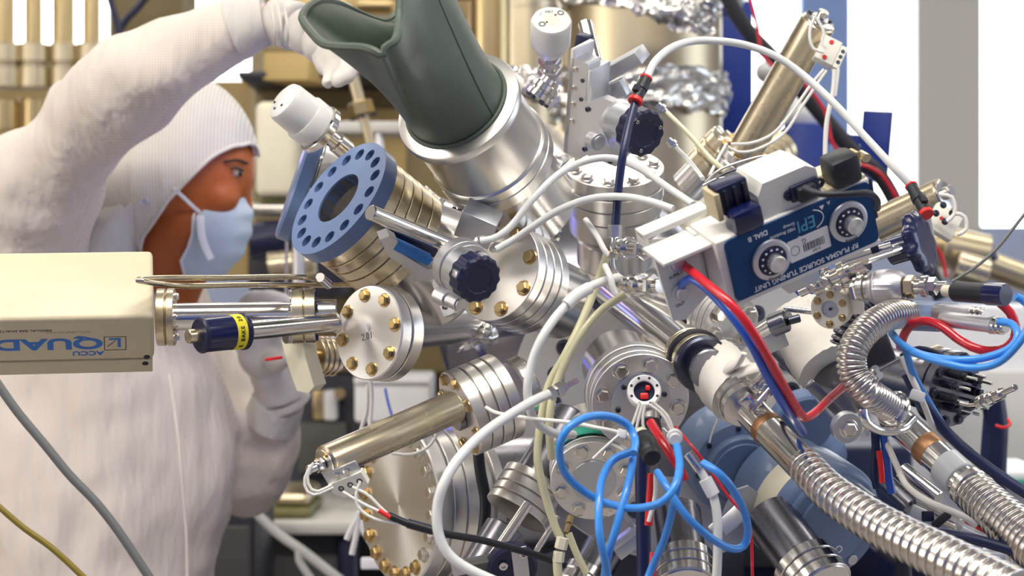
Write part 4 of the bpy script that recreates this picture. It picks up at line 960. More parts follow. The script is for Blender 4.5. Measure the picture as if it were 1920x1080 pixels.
tb = t.plate('terminal_block', h, [[(-36,-14),(-20,-32),(26,-32),(36,-24),(36,4),(-36,4)]], -16, 2, 'ceramic')
for x in (-16,4,24): t.lathe('terminal_hole', h, [(0,2),(3,2),(5,2.6),(6,2),(6,1),(0,1)], 'bolt_dark', 20, x=x, y=-12, parent=tb)
G = 'white lead wires of the terminal block'
for i, p in enumerate(([(584,872),(572,895),(574,918),(590,928),(625,914)],[(588,868),(577,890),(580,912),(594,922),(622,910)],[(642,922),(680,944),(714,960)],[(660,913),(690,928),(712,950),(725,962)],[(676,903),(668,925),(672,952),(700,972),(735,980),(764,982)])):
    cable('lead_wire', ['outer white lead looping round the end of the tilted cylinder','inner white lead looping round the end of the tilted cylinder','lower white lead from the terminal block to the red sleeve','upper white lead from the terminal block to the red sleeve','longest white lead sagging under the terminal block'][i], 'wire', p, 3, 'cable_white', 1.62, G)
t = T('sheathed_cable', 'black sheathed cable with a short red sleeve, crossing the big round flange', 'cable', (800,1000,1.63))
t.tube('sheath', [(728,966,1.62),(760,980,1.62),(775,985,1.62),(830,1000,1.63),(900,1012,1.66),(960,1028,1.68),(1010,1042,1.69),(1060,1060,1.7)], 7, 'black_rubber'); t.tube('red_sleeve', [(710,957,1.618),(732,970,1.618)], 4.5, 'red'); t.tube('heat_shrink', [(764,981,1.62),(810,994,1.62)], 9, 'black_rubber')
cable('white_lead', 'looped white lead hanging under the tilted cylinder near its far end', 'wire', [(735,850),(770,852),(800,840),(815,822),(818,812)], 3, 'cable_white', 1.78)
t = T('heater_flange', 'layered steel flange behind the brass tip of the tilted cylinder', 'flange', (880,770,1.78))
f = F(862,776,1.78,.91,-.38,.30)
t.lathe('flange', f, stack([(84,24),(80,3),(84,20),(80,3),(84,20),(80,3),(84,22)], e=1.2), 'steel_turned', 80); t.bolts(f, 70, 8, 9, 'brass', 12); t.lathe('port_tube', f, rod([(60,30)], -150), 'steel', 56); t.lathe('hub', f, rod([(30,14)], 0), 'steel_dark', 32)
# ---------------------------------------------------------------- big round blank flange
t = T('large_blank_flange', 'biggest round blank flange, low beside the person, gold bolts on one rim', 'flange', (745,945,1.95))
f = F(747,945,1.95,1,-.06,.48)
t.lathe('blank', f, stack([(153,30)], e=3), 'face_turned', 96); t.lathe('ring_flange', f, stack([(148,4),(153,26),(149,4),(153,26),(148,4),(132,40),(140,20)], -30), 'steel_turned', 96)
for i in range(20):
    a = rad(9+18*i); t.bolt(f, 131*cos(a), 131*sin(a), 0, 11, 'brass' if cos(a) < -.15 or sin(a) < -.8 else 'bolt_steel')
t.lathe('neck', f, rod([(115,160)], -320), 'steel_dark', 64)
cable('braided_hose', 'black braided hose curving down beside the big round flange', 'hose', [(895,830),(900,880),(910,940),(905,1000),(890,1060)], 11, 'black_rubber', 1.88)
# ---------------------------------------------------------------- lower slanted port
t = T('slanted_port', 'small layered port low in the middle, slanting down onto two shiny rods', 'port', (990,920,1.85))
f = F(985,935,1.84,.52,-.85,.25)
t.lathe('flange', f, stack([(64,16),(60,3),(64,16),(60,3),(64,18),(60,3),(64,16)], 34, e=1.2), 'steel_turned', 72); t.lathe('body', f, rod([(42,150)], -116+34+150), 'steel_dark', 48); t.lathe('nozzle', f, rod([(46,150)], -190), 'steel_dark', 48)
t.cyl('guide_rod', (990,945,1.80), (918,1052,1.78), 10, 'polished'); t.cyl('guide_rod', (1046,968,1.82), (985,1066,1.8), 6, 'polished')
t = T('clamp_lever', 'dark slotted clamp with screws cut by the bottom of the frame below the slanted port', 'clamp', (970,1060,1.72))
g = F(962,1068,1.70,-.2,-.5,.86,roll=12); t.lathe('body', g, stack([(48,30)], e=6), 'navy', 48); t.box('arm', g, (-110,-14,-40), (-20,22,-8), 'dark_grey', 4)
t.box('strap', g, (0,-20,0), (30,46,4), 'aluminium', 2); t.bolt(g, 22, 32, 4, 8, 'bolt_steel', 'socket'); t.bolt(g, -18, 14, 2, 8, 'bolt_steel', 'socket'); t.box('tip', g, (-112,4,-30), (-88,30,-6), 'aluminium', 3)
# ---------------------------------------------------------------- pump bodies
t = T('vacuum_pump', 'big blue-grey pump casing with a round cover, low behind the long ribbed hose', 'pump', (1560,980,1.95))
f = F(1562,988,1.86,-.72,-.52,.80)
t.lathe('casing', f, [(0,0),(92,0),(96,-3),(98,-10),(104,-12),(112,-20),(118,-34),(118,-130),(112,-136),(112,-200),(0,-200)], 'pump_blue', 80)
t.lathe('cover', f, [(0,5),(70,5),(73,2),(73,-1),(0,-1)], 'pump_blue', 72)
for a in (20,110,200,290): t.bolt(f, 84*cos(rad(a)), 84*sin(rad(a)), 0, 5, 'bolt_dark', 'socket')
t.plate('name_plate', f, [[(-24,28),(4,28),(4,56),(-24,56)]], 5, 6.5, 'aluminium'); t.text('cast_letters', 'AFO', f, 8, -48, 5, 20, 'print_white', 24); t.lathe('oil_screw', f, rod([(10,5)], -2), 'aluminium', 24, x=55, y=-66)
tp = MB(); ring = [[f.pt(r*cos(rad(a)), r*sin(rad(a)), z) for r, z in ((119.2,-38),(119.2,-100),(117.5,-100),(117.5,-38))] for a in range(128,186,4)]
tp.loft(ring); t.mb('paper_label', tp, 'label_cream')
t.lathe('rubber_sleeve', F(1626,965,1.80,-.5,-.4,.8), rod([(38,70)], -70), 'navy', 40)
t = T('roughing_pump', 'blue-grey pump head with one big screw, just below the paper-wrapped pipe', 'pump', (1400,870,2.0))
f = F(1392,885,1.93,-.5,-.62,.86)
t.lathe('head', f, [(0,0),(66,0),(70,-4),(70,-14),(92,-16),(96,-22),(96,-120),(0,-120)], 'pump_blue', 72); t.lathe('cover', f, [(0,4),(56,4),(58,2),(58,-1),(0,-1)], 'pump_blue_dark', 64)
t.bolt(f, 28, -20, 4, 13, 'bolt_steel', 'socket'); t.bolts(f, 82, 8, 5, 'bolt_dark', 10, -16, 'socket')
t.cyl('neck', (1440,930,2.0), (1540,830,2.05), 60, 'pump_blue_dark'); t.lathe('side_cap', F(1510,800,1.97,-.4,-.5,.8), stack([(62,40)], e=5), 'pump_blue_dark', 56)
t = T('gusset_plate', 'pale grey gusset plate joining the pump casings', 'plate', (1450,950,1.9))
g = F(1440,950,1.88,-.3,-.3,.92); t.plate('plate', g, [[(-90,-26),(60,-26),(90,-4),(60,24),(10,6),(-40,40),(-70,30)]], -8, 0, 'aluminium_grey'); t.bolt(g, -60, -6, 0, 6, 'bolt_steel')
def steel_port(label, A, B, r, R, cat='port', layers=3, name='steel_port', h0=None):
    t = T(name, label, cat, A); f = F2(A, B); t.lathe('tube', f, rod([(r,f.L)]), 'steel_dark', 56)
    t.lathe('flange', f, [(0,f.L)]+[(p[0],f.L*2-p[1]) for p in stack([(R,20),(R-4,3)]*layers, f.L, 1.2)][1:-1]+[(0,f.L+23*layers)], 'polished', 64); t.bolts(f, R-12, 8, 7, 'bolt_steel', z=f.L, name='bolt') ; return t
steel_port('dark steel tube ending in a shiny layered flange beside the pump cover', (1440,965,1.86), (1506,1055,1.82), 50, 62)
steel_port('steel port with criss-cross rim below the black vertical cable', (1270,960,1.86), (1280,1050,1.82), 44, 58)
steel_port('lowest steel port between the blue cables at the bottom edge', (1130,1030,1.92), (1100,1082,1.9), 40, 52)
t = T('angle_bracket', 'bent grey metal bracket between the blue cable and the black cable', 'bracket', (1180,1010,1.8))
g = F(1172,1010,1.80,-.2,-.2,.95,xd=(.8,-.6)); t.box('plate', g, (-30,-30,-6), (30,0,0), 'aluminium_grey', 2); t.box('flange', g, (-30,0,-6), (30,12,22), 'aluminium', 2); t.box('web', g, (22,0,-6), (30,60,0), 'aluminium_grey', 2)
t = T('clear_clip', 'small clear plastic clip held near the white braided lead', 'clip', (1370,960,1.66))
g = F(1372,972,1.66,.1,.1,.97,xd=(.72,-.68)); t.box('clip', g, (-30,-18,-4), (26,16,0), 'aluminium_grey', 4); t.box('flap', g, (-44,2,-3), (-28,20,1), 'aluminium', 2)
# ---------------------------------------------------------------- transfer tube and wrapped pipe
t = T('transfer_tube', 'shiny steel tube from under the end bracket to a gold-lit ringed joint', 'vacuum tube', (1230,600,1.8))
f = F2((1150,545,1.95),(1290,660,1.76))
t.lathe('tube', f, rod([(36,f.L)]), 'polished', 56); t.lathe('joint', f, [(0,f.L-8)]+[(p[0],2*f.L-8-p[1]) for p in stack([(44,7),(41,2)]*4, f.L-8, 1.2)][1:-1]+[(0,f.L+28)], 'steel_warm', 56)
t.lathe('rubber_ring', f, rod([(50,14)], f.L+28), 'black_rubber', 56); t.lathe('ring', f, rod([(46,18)], f.L+42), 'steel_warm', 56); t.lathe('rubber_ring', f, rod([(48,20)], f.L+60), 'bolt_dark', 56); t.lathe('tube', f, rod([(34,26)], f.L+78), 'steel_dark', 48)
def wipe_wrap(label, A, B, r, seed, tail=()):
    f = F2(A, B); m = MB(); m.loft([[f.o+(f.X*cos(2*pi*i/48)*r*(1+.05*sin(3*i+j))+f.Y*sin(2*pi*i/48)*r+f.Z*(f.L*j/14))*f.u for i in range(48)] for j in range(15)])
    foil_mesh(m, seed, .0035, 20); t = T('paper_wrap', label, 'wipe', A, 'white wipes wrapped round pipes'); o = t.mb('wrap', m, 'wipe', smooth=60)
    for pts, w in tail: t.mb('twisted_end', MB().tube([P(*p) for p in pts], lambda q: (w*(1-q*.45))*f.u, 14, .004, flat=.45), 'wipe', o)
    return t
wipe_wrap('white wipe wrapped round the pipe below the tuner box, knotted ends sticking up', (1342,690,1.74), (1388,742,1.70), 58, 3, [([(1365,690,1.70),(1385,680,1.675),(1395,662,1.67)],20), ([(1385,700,1.69),(1415,690,1.67),(1438,684,1.67)],22)])
wipe_wrap('white wipe wrapped round the pipe beside the gold-bolted window', (1500,600,1.86), (1560,690,1.82), 62, 8)
def hose(t, name, pts, r0, amp, pitch, mat, n=36, r1=None, sharp=False):
    pp = [P(*p) for p in pts]; path, L = spline(pp, .01); u0 = U(pts[0][2]); per = L/(pitch*u0); N = int(per)*12; r1 = r1 or r0
    def rf(q):
        ph = (q*int(per)) % 1; s = 1-abs(2*ph-1)**(9 if sharp == 1 else 2.5) if sharp else (cos(2*pi*ph)*.5+.5)
        return (r0+(r1-r0)*q+(s-1)*amp)*u0
    return t.mb(name, MB().tube(pp, rf, n, L/N), mat, smooth=80)
# curved bellows
t = T('curved_bellows', 'finely ribbed metal bellows bending in a hook below the dial panel', 'bellows', (1620,670,1.62))
hose(t, 'bellows', [(1702,588,1.66),(1668,592,1.64),(1628,615,1.62),(1600,655,1.61),(1600,700,1.61),(1628,735,1.61),(1668,764,1.63)], 28, 5.5, 8.6, 'bellows_metal', 40, 28, 2)
t.lathe('end_cuff', F2((1668,762,1.63),(1690,778,1.64)), rod([(30,8),(36,10)]), 'polished', 48)
t.tube('end_clamp', [(1618,768,1.6),(1622,790,1.6),(1650,808,1.61),(1690,806,1.62),(1712,786,1.64)], 9, 'polished', 1.6)
t = T('dark_bellows', 'short black and silver ribbed bellows behind the curved bellows', 'bellows', (1610,590,1.75))
hose(t, 'bellows', [(1650,560,1.76),(1615,585,1.75),(1590,620,1.74),(1580,650,1.74)], 26, 7, 9, 'steel_dark', 36, 26, 2)
# long hose
t = T('ribbed_hose', 'long ribbed steel hose running down to the bottom corner, nearest the camera', 'hose', (1600,920,1.55))
f = F2((1398,762,1.68),(1515,882,1.60)); t.lathe('end_tube', f, rod([(31,f.L)]), 'polished', 56); t.lathe('solder_band', f, [(0,78),(31.5,78),(32.2,84),(32.2,94),(31.5,98),(0,98)], 'copper_ring', 56)
hose(t, 'hose', [(1504,868,1.605),(1560,925,1.57),(1650,985,1.53),(1760,1042,1.49),(1900,1112,1.45)], 34, 5, 19, 'bellows_metal', 48, 45, True)
t = T('hose_clamp', 'bulky steel clamp where the long ribbed hose meets the paper-wrapped pipe', 'clamp', (1395,760,1.66))
g = F2((1380,742,1.69),(1412,778,1.665)); t.lathe('collar', g, stack([(44,16),(39,7),(44,16)], 40), 'steel', 48)
t.box('lug', F(1432,728,1.66,-.3,-.3,.9,xd=(.75,.66)), (-22,-18,-20), (22,20,4), 'polished', 4); t.bolt(F(1432,728,1.655,-.3,-.3,.9), 2, 2, 4, 12, 'bolt_steel'); t.box('lug', F(1404,754,1.645,-.3,-.3,.9,xd=(.75,.66)), (-14,-14,-16), (14,14,4), 'polished', 4); t.cyl('clamp_screw', (1408,770,1.65), (1450,722,1.65), 6, 'steel')
# upper braided hose
t = T('braided_hose', 'thick braided steel hose with a copper band, beyond the long ribbed hose', 'hose', (1780,880,1.78))
f = F2((1672,778,1.80),(1836,930,1.72)); t.lathe('end_tube', f, rod([(30,f.L)]), 'polished', 56); t.lathe('copper_band', f, [(0,98),(30.5,98),(31.5,102),(31.5,122),(30.5,126),(0,126)], 'copper_ring', 56); t.lathe('grey_sleeve', f, rod([(34,46)], 158), 'grey_sleeve', 56)
f2 = F2((1808,904,1.735),(1850,944,1.715)); t.lathe('braid_cuff', f2, rod([(40,16),(37,6),(41,18)], 4), 'bellows_metal', 56)
hose(t, 'braid', [(1826,922,1.725),(1870,962,1.70),(1935,1018,1.67),(2010,1080,1.64)], 40, 3, 13, 'bellows_metal', 48, 50, True)
t = T('valve_body', 'steel valve body with a bolt where the two ribbed hoses part', 'valve', (1600,790,1.8))
t.cyl('barrel', (1540,722,1.85), (1600,800,1.78), 26, 'steel'); g = F(1590,803,1.74,-.4,-.3,.86); t.lathe('end_cap', g, stack([(30,16)]), 'aluminium_grey', 40); t.bolt(g, 0, 0, 0, 14, 'bolt_steel'); t.box('arm', F(1560,760,1.76,-.3,-.3,.9,xd=(.7,.7)), (-60,-10,-20), (30,10,0), 'steel_dark', 3)
t.cyl('barrel', (1530,700,1.84), (1470,640,1.9), 36, 'steel_dark')
t = T('dark_barrel', 'dark grey barrel beside the white-wrapped pipe', 'barrel', (1570,700,1.8)); f = F2((1535,678,1.86),(1600,745,1.8)); t.lathe('barrel', f, rod([(46,f.L)]), 'steel_dark', 48); t.lathe('rim', f, rod([(49,8)], 6), 'navy', 48)
# ports under the tuner box
t = T('window_port', 'small round window ringed by six gold bolts, below the tuner box', 'viewport', (1555,580,1.72))
f = F(1556,580,1.70,.3,-.2,.93); t.lathe('ring', f, [(17,0),(36,0),(38,-2),(38,-24),(0,-24),(0,-6),(17,-6),(17,0)], 'ceramic', 48); t.bolts(f, 28, 6, 5.5, 'brass', 25); t.lathe('glass', f, [(0,-4),(17,-4),(17,-6),(0,-6)], 'aluminium_grey', 32); t.lathe('centre_pin', f, rod([(3,4)], -4), 'bolt_dark', 12); t.box('ear', f, (24,-12,-20), (62,16,-8), 'ceramic', 4)
t.lathe('tube', f, rod([(28,110)], -134), 'steel', 40); t.cyl('pipe', (1470,578,1.74), (1530,585,1.73), 6, 'steel')
t = T('bolted_port', 'grey bolted steel port under the red and blue tubes below the tuner box', 'port', (1365,612,1.85))
f = F(1372,610,1.78,-.7,-.35,.78); t.lathe('flange', f, stack([(60,14),(56,3),(60,14),(56,3),(60,14),(56,3),(60,12)], e=1.2), 'face_turned', 64); t.bolts(f, 42, 6, 13, 'bolt_steel', 28); t.lathe('tube', f, rod([(44,200)], -270), 'steel', 48)
t = T('shutter_drive', 'steel shutter drive with dark knurls below the tuner box foot plate', 'drive', (1460,610,1.75))
t.cyl('barrel', (1400,640,1.76), (1480,590,1.74), 15, 'steel'); t.cyl('knurl', (1445,612,1.735), (1475,600,1.73), 22, 'steel_dark', n=12); t.cyl('tip', (1478,602,1.73), (1500,596,1.73), 8, 'bolt_dark'); t.box('block', F(1450,640,1.75,-.2,-.3,.9,xd=(.9,-.4)), (-16,-22,-30), (26,14,0), 'aluminium_grey', 3)
t = T('micrometer_drive', 'row of steel collars and screws along the lower edge of the dial panel', 'drive', (1580,510,1.68))
f = F2((1500,548,1.70),(1650,478,1.66)); t.lathe('shaft', f, rod([(10,30),(20,14),(12,16),(22,10),(14,24),(24,16),(12,30)]), 'polished', 36)
t.lathe('collar', f, rod([(20,18)], 130), 'steel', 12); f = F2((1585,490,1.63),(1672,462,1.62)); t.lathe('rail', f, rod([(9,f.L)]), 'polished', 28); t.box('rail_clip', F(1640,466,1.61,0,0,1,roll=20), (-8,-9,-8), (8,9,2), 'navy', 2)
for x, y in ((1520,540),(1545,528),(1570,540)): t.bolt(F(x,y,1.66,.2,-.2,.95), 0, 0, 0, 8, 'bolt_steel', 'socket')
t = T('hand_wheel', 'dark blue lobed hand wheel seen edge-on, right of the dial panel', 'hand wheel', (1720,450,1.7))
f = F(1728,455,1.70,-.93,.28,.34)
t.lathe('wheel', f, [(0,10),(40,10),(52,8),(60,2),(61,-6),(56,-14),(40,-16),(0,-16)], 'navy_gloss', 96, wob=lambda a, h: 1+.06*cos(9*a)); t.lathe('hub', f, rod([(26,46),(20,6)], -66), 'navy_gloss', 40)
t.cyl('shaft', (1620,487,1.65), (1685,466,1.68), 10, 'polished')
# gauge and connectors
t = T('gauge_fitting', 'pale ribbed gauge cap with stacked steel nuts, above the curved bellows', 'gauge', (1680,530,1.66))
f = F2((1610,540,1.68),(1780,536,1.64))
t.lathe('base', f, rod([(24,12),(28,4),(24,10)], 0), 'steel', 40); t.lathe('cap', f, [(0,24),(26,24),(30,30),(33,44),(34,70),(30,84),(24,92),(0,94)], 'aluminium', 48, wob=lambda a, h: 1+.02*cos(22*a)); t.lathe('ribs', f, [(0,30)]+[(31+2*(i%2),34+3*i) for i in range(9)]+[(0,62)], 'aluminium', 48)
t.lathe('nut', f, rod([(22,18)], 94), 'steel_warm', 6); t.lathe('collar', f, rod([(15,14),(21,12)], 112), 'polished', 40); t.lathe('nut', f, rod([(17,16)], 138), 'polished', 6); t.lathe('tip', f, rod([(9,20)], 154), 'polished', 24)
t = T('cross_fitting', 'small steel cross of pipe fittings between the dial panel and gauge cap', 'fitting', (1600,540,1.7))
t.cyl('pipe', (1530,560,1.72), (1640,528,1.70), 14, 'polished'); t.cyl('pipe', (1590,515,1.70), (1606,572,1.70), 12, 'steel'); t.lathe('nut', F2((1545,556,1.71),(1575,547,1.71)), rod([(20,18)]), 'steel', 6); t.lathe('nut', F2((1593,522,1.69),(1600,548,1.69)), rod([(19,16)]), 'polished', 6); t.lathe('flange', F2((1612,536,1.7),(1635,530,1.7)), stack([(27,8),(23,3),(27,8)], 20), 'steel', 40)
t = T('sensor_plug', 'black cylindrical cable plug with blue cables leaving toward the frame edge', 'plug', (1840,548,1.6))
f = F2((1770,545,1.62),(1925,556,1.56)); t.lathe('tip', f, rod([(11,26)]), 'label_cream', 32); t.lathe('barrel', f, [(0,24),(17,24),(19,28),(19,100),(0,100)], 'black_rubber', 40); t.lathe('grip', f, rod([(21,44)], 100), 'navy_gloss', 12)
for i, (a, b, l) in enumerate((((1755,585,1.66),(1845,592,1.62),'upper silver cable connector right of the bellows mouth'),((1768,598,1.63),(1885,612,1.58),'lower silver cable connector with blue cable looping back'))):
    t = T('silver_connector', l, 'connector', a, 'silver cable connectors'); f = F2(a, b); t.lathe('barrel', f, rod([(15,f.L-34),(17,10)]), 'aluminium', 36); t.lathe('nut', f, rod([(16,8),(13,3),(16,8),(12,8)], f.L-24), 'polished', 24)
t = T('square_port', 'grey square-ended sleeve behind the silver connectors', 'sleeve', (1740,600,1.7)); f = F2((1705,592,1.72),(1762,594,1.7)); t.lathe('sleeve', f, rod([(28,f.L)]), 'pump_blue', 40); t.box('end_frame', F(1775,588,1.70,-.6,0,.8), (-16,-22,-6), (30,20,0), 'aluminium', 4); t.lathe('dark_bore', F(1782,588,1.69,-.6,0,.8), [(0,.5),(13,.5),(13,1.5),(0,1.5)], 'black_line', 28)
# clutter block behind blue loops
t = T('connector_plate', 'dark round plate crowded with pins and small cable plugs, beneath the blue loops', 'connector plate', (1790,730,1.9))
f = F(1790,730,1.9,-.75,-.2,.62); t.lathe('plate', f, stack([(72,18),(66,4),(72,16)], e=1.2), 'steel_dark', 64); t.bolts(f, 62, 10, 8, 'bolt_dark', 5)
for i in range(9):
    a = 2*pi*i/9; x, y = 36*cos(a), 36*sin(a); k = t.lathe('plug', f, rod([(9,26),(7,10)]), 'black_rubber' if i%2 else 'bolt_dark', 20, x=x, y=y); t.lathe('pin', f, rod([(3,26)], 36), 'polished', 12, x=x, y=y, parent=k)
t.lathe('barrel', f, rod([(52,140)], -180), 'steel_dark', 48); t.box('side_block', F(1745,690,1.92,-.5,-.3,.8,xd=(.9,-.4)), (-24,-20,-30), (40,26,0), 'steel_warm', 4)
t = T('pipe_coupling', 'steel pipe coupling slanting up to the frame edge over the white cabinet', 'coupling', (1880,740,1.7))
f = F2((1832,758,1.72),(1935,712,1.66)); t.lathe('coupling', f, rod([(8,10),(14,14),(9,6),(12,22),(8,4),(11,20),(6,40)]), 'polished', 24); t.lathe('nut', f, rod([(15,12)], 26), 'steel', 6); t.tube('thin_pipe', [(1800,756,1.74),(1815,760,1.73),(1834,758,1.72)], 3.5, 'steel')
t = T('chrome_stub', 'small chrome stub with a thin dark rod inside the bend of the curved bellows', 'rod', (1650,690,1.7)); t.lathe('stub', F2((1628,708,1.70),(1652,694,1.69)), rod([(10,18),(14,8)]), 'polished', 28); t.cyl('rod', (1650,694,1.69), (1698,668,1.68), 5, 'steel_dark')
t.box('dark_clamp', F(1638,655,1.78,0,0,1,roll=20), (-34,-34,-20), (34,30,0), 'dark_machine', 8)
# upper tilted tube with terminal block
t = T('heater_tube', 'long steel tube tilted up against the blurred window, terminal block near its top', 'tube', (1470,160,2.05))
f = F2((1392,290,2.08),(1535,40,2.0))
t.lathe('tube', f, rod([(33,f.L)], 0), 'steel_warm', 56); t.lathe('end_nut', f, rod([(16,10),(10,12)], f.L), 'polished', 24); t.lathe('end_disc', f, rod([(29,4)], f.L), 'steel', 40)
for a in (20,140,260): t.bolt(f, 23*cos(rad(a)), 23*sin(rad(a)), f.L+4, 4, 'bolt_dark')
h = F(1560,96,1.98,-.2,.3,.9,xd=(.86,.42)); tb = t.box('terminal_block', h, (-26,-26,-22), (12,26,0), 'ceramic', 2); t.box('terminal_side', h, (12,-26,-24), (26,22,-2), 'ceramic', 2, tb)
for x, y in ((-8,16),(-8,-18)): t.lathe('red_terminal', h, rod([(4.5,2)]), 'red', 16, x=x, y=y, parent=tb)
for y in (-14,-2,10): t.lathe('terminal_hole', h, rod([(4,2)], -3), 'bolt_dark', 14, x=19, y=y, parent=tb)
t.lathe('clamp_ring', f, stack([(46,16),(42,4),(46,16)], 10), 'steel', 48); t.bolts(f, 40, 6, 7, 'brass', z=10)
t = T('crossed_port', 'flanged steel port at the foot of the tilted tube, strung with white wires', 'port', (1360,300,2.1)); g = F2((1300,340,2.12),(1375,262,2.1)); t.lathe('port', g, stack([(44,20),(40,3),(44,20),(40,3),(44,24)], 100), 'steel_warm', 56); t.bolts(g, 34, 8, 8, 'bolt_steel', z=100); t.lathe('tube', g, rod([(34,50)], -20), 'steel', 48)
t = T('gold_port', 'blurred gold stacked port behind the tuner box top', 'port', (1450,280,2.4)); g = F2((1420,310,2.4),(1500,255,2.45)); t.lathe('port', g, [(0,0)]+[(p[0],80-p[1]*-1-0) for p in stack([(36,16),(33,2)]*4, 0, 1.5)][1:-1]+[(0,8)], 'gold_steel_pale', 48)
G = 'white wires round the tilted tube'
for i, (p, l) in enumerate((([(1528,30),(1518,60),(1524,90),(1545,98)],'white wire looping close round the top of the tilted tube'),([(1530,32),(1545,60),(1540,80),(1550,90)],'white wire curling tightly at the tip of the tilted tube'),([(1545,130),(1520,160),(1485,210),(1450,250),(1410,268),(1370,270)],'white wire running down along the tilted tube'),([(1550,132),(1510,190),(1470,250),(1420,280),(1385,285),(1365,275)],'second white wire running down along the tilted tube'),([(1565,130),(1562,170),(1550,230),(1547,290),(1548,298)],'thick white wire dropping straight from the terminal block'),([(1572,128),(1570,150),(1566,180)],'short white wire with red sleeve beside the terminal block'))):
    cable('tube_wire', l, 'wire', p, 4.5 if i == 4 else 3, 'cable_white', 1.97, G)
t = T('far_feedthrough', 'blurred steel feedthrough with looped white wires behind the hand wheel', 'feedthrough', (1720,390,2.0)); g = F2((1640,425,2.05),(1770,365,2.0)); t.lathe('tube', g, rod([(32,g.L)]), 'steel_warm', 48); t.lathe('end_disc', g, rod([(28,4),(12,14)], g.L), 'steel', 32)
tb = t.box('terminal_block', F(1775,418,1.96,-.3,.2,.9,xd=(.8,.5)), (-32,-26,-20), (24,30,0), 'ceramic', 3); t.lathe('red_terminal', F(1765,410,1.95,-.3,.2,.9), rod([(4,2)]), 'red', 14, parent=tb); t.bolts(F(1770,400,1.95,-.3,.2,.9), 16, 4, 5, 'bolt_dark')
for i, p in enumerate(([(1765,365),(1785,370),(1790,400),(1775,415)],[(1790,400),(1808,405),(1812,430),(1795,440)])): cable('loop_wire', ['upper white wire loop on the blurred feedthrough','lower white wire loop on the blurred feedthrough'][i], 'wire', p, 4, 'cable_white', 1.94, 'white loops on the far feedthrough')

# ---------------------------------------------------------------- tubes, hoses and cables
def inline(label, A, B, r, band=True):
    t = T('tube_connector', label, 'connector', A, 'tube connectors'); f = F2(A, B); t.lathe('body', f, rod([(r,f.L*.45),(r*1.15,f.L*.2),(r,f.L*.35)]), 'black_rubber', 24); t.lathe('red_ring', f, rod([(r*1.1,5)], f.L-1), 'red', 24)
    t.lathe('red_ring', f, rod([(r*1.3,9)], -8), 'red', 24); t.box('lever', f, (r*.4,-r*.6,f.L*.2), (r*1.5,r*.6,f.L*.5), 'black_rubber', 1); return t
inline('black tube connector with red rings above the upright actuator knob', (1193,186,1.72), (1211,148,1.73), 11)
cable('black_hose', 'straight black hose hanging from the red-ringed connector past the dark knob', 'hose', [(1191,192,1.72),(1178,240,1.71),(1168,290,1.70),(1160,350,1.70),(1154,422,1.70)], 8, 'cable_navy', 1.71)
inline('black tube connector with red rings behind the hand wheel', (1735,398,1.75), (1709,350,1.77), 11)
cable('white_hose', 'thick white hose dropping behind the hand wheel', 'hose', [(1737,402,1.76),(1742,430,1.78),(1748,470,1.80)], 8, 'hose_white')
cable('white_air_tube', 'white air tube arching high from the upright actuator to beside the window', 'tube', [(1214,144,1.73),(1228,116,1.74),(1258,90,1.76),(1300,77,1.78),(1350,77,1.79),(1400,85,1.8),(1450,103,1.8),(1500,136,1.8),(1560,190,1.79),(1620,254,1.78),(1670,308,1.77),(1704,344,1.77)], 7.5, 'hose_white')
G = 'white air tubes to the slanted actuator'
cable('white_air_tube', 'white air tube arching above the foil from the slanted actuator', 'tube', [(900,452,1.74),(930,445,1.74),(960,422,1.74),(1000,372,1.74),(1050,325,1.75),(1100,301,1.76),(1150,297,1.76),(1200,316,1.74),(1250,350,1.72),(1300,384,1.68)], 7, 'hose_white', 1.74, G)
cable('white_air_tube', 'lower white air tube bowing from the slanted actuator toward the tuner box', 'tube', [(930,468,1.73),(965,448,1.73),(1000,424,1.72),(1050,393,1.71),(1110,372,1.70),(1170,369,1.69),(1220,378,1.68),(1262,392,1.67)], 7, 'hose_white', 1.7, G)
cable('thin_air_tube', 'thin white tube from the upper air fitting down to the tuner box wires', 'tube', [(1250,210,1.85),(1290,250,1.8),(1330,295,1.74),(1362,322,1.70)], 4.5, 'hose_ivory')
cable('thin_air_tube', 'thin white tube from the lower air fitting down behind the tuner box', 'tube', [(1268,276,1.85),(1295,305,1.8),(1318,335,1.74)], 4, 'hose_white')
cable('cross_wire', 'thin white wire crossing over the flanged port behind the tuner box', 'wire', [(1362,270,2.0),(1345,300,1.95),(1330,330,1.9)], 3, 'cable_white')
cable('cut_tube', 'short white tube with a cut end rising beside the tee fitting', 'tube', [(1097,411,1.72),(1118,440,1.71),(1134,470,1.70),(1145,484,1.70)], 5.5, 'hose_white')
cable('clip_strap', 'little white clip strap on the thick white hose near the couplings', 'strap', [(1134,498,1.67),(1144,520,1.66),(1150,545,1.66),(1154,552,1.66)], 6, 'hose_white')
t = T('white_hose', 'thick white hose curving down the chamber ring with a smooth joining sleeve', 'hose', (1050,600,1.68))
t.tube('hose', [(1160,520,1.68),(1130,528,1.67),(1090,547,1.66),(1050,585,1.65),(1018,630,1.64),(997,680,1.64),(989,730,1.64),(996,775,1.65),(1015,800,1.66),(1045,814,1.67),(1075,815,1.69)], 8.5, 'hose_white'); t.tube('joining_sleeve', [(1105,540,1.663),(1082,553,1.657),(1062,572,1.652)], 12, 'hose_white')
t = T('white_hose', 'longest white hose sweeping in a big arc across the lower flanges', 'hose', (850,900,1.6))
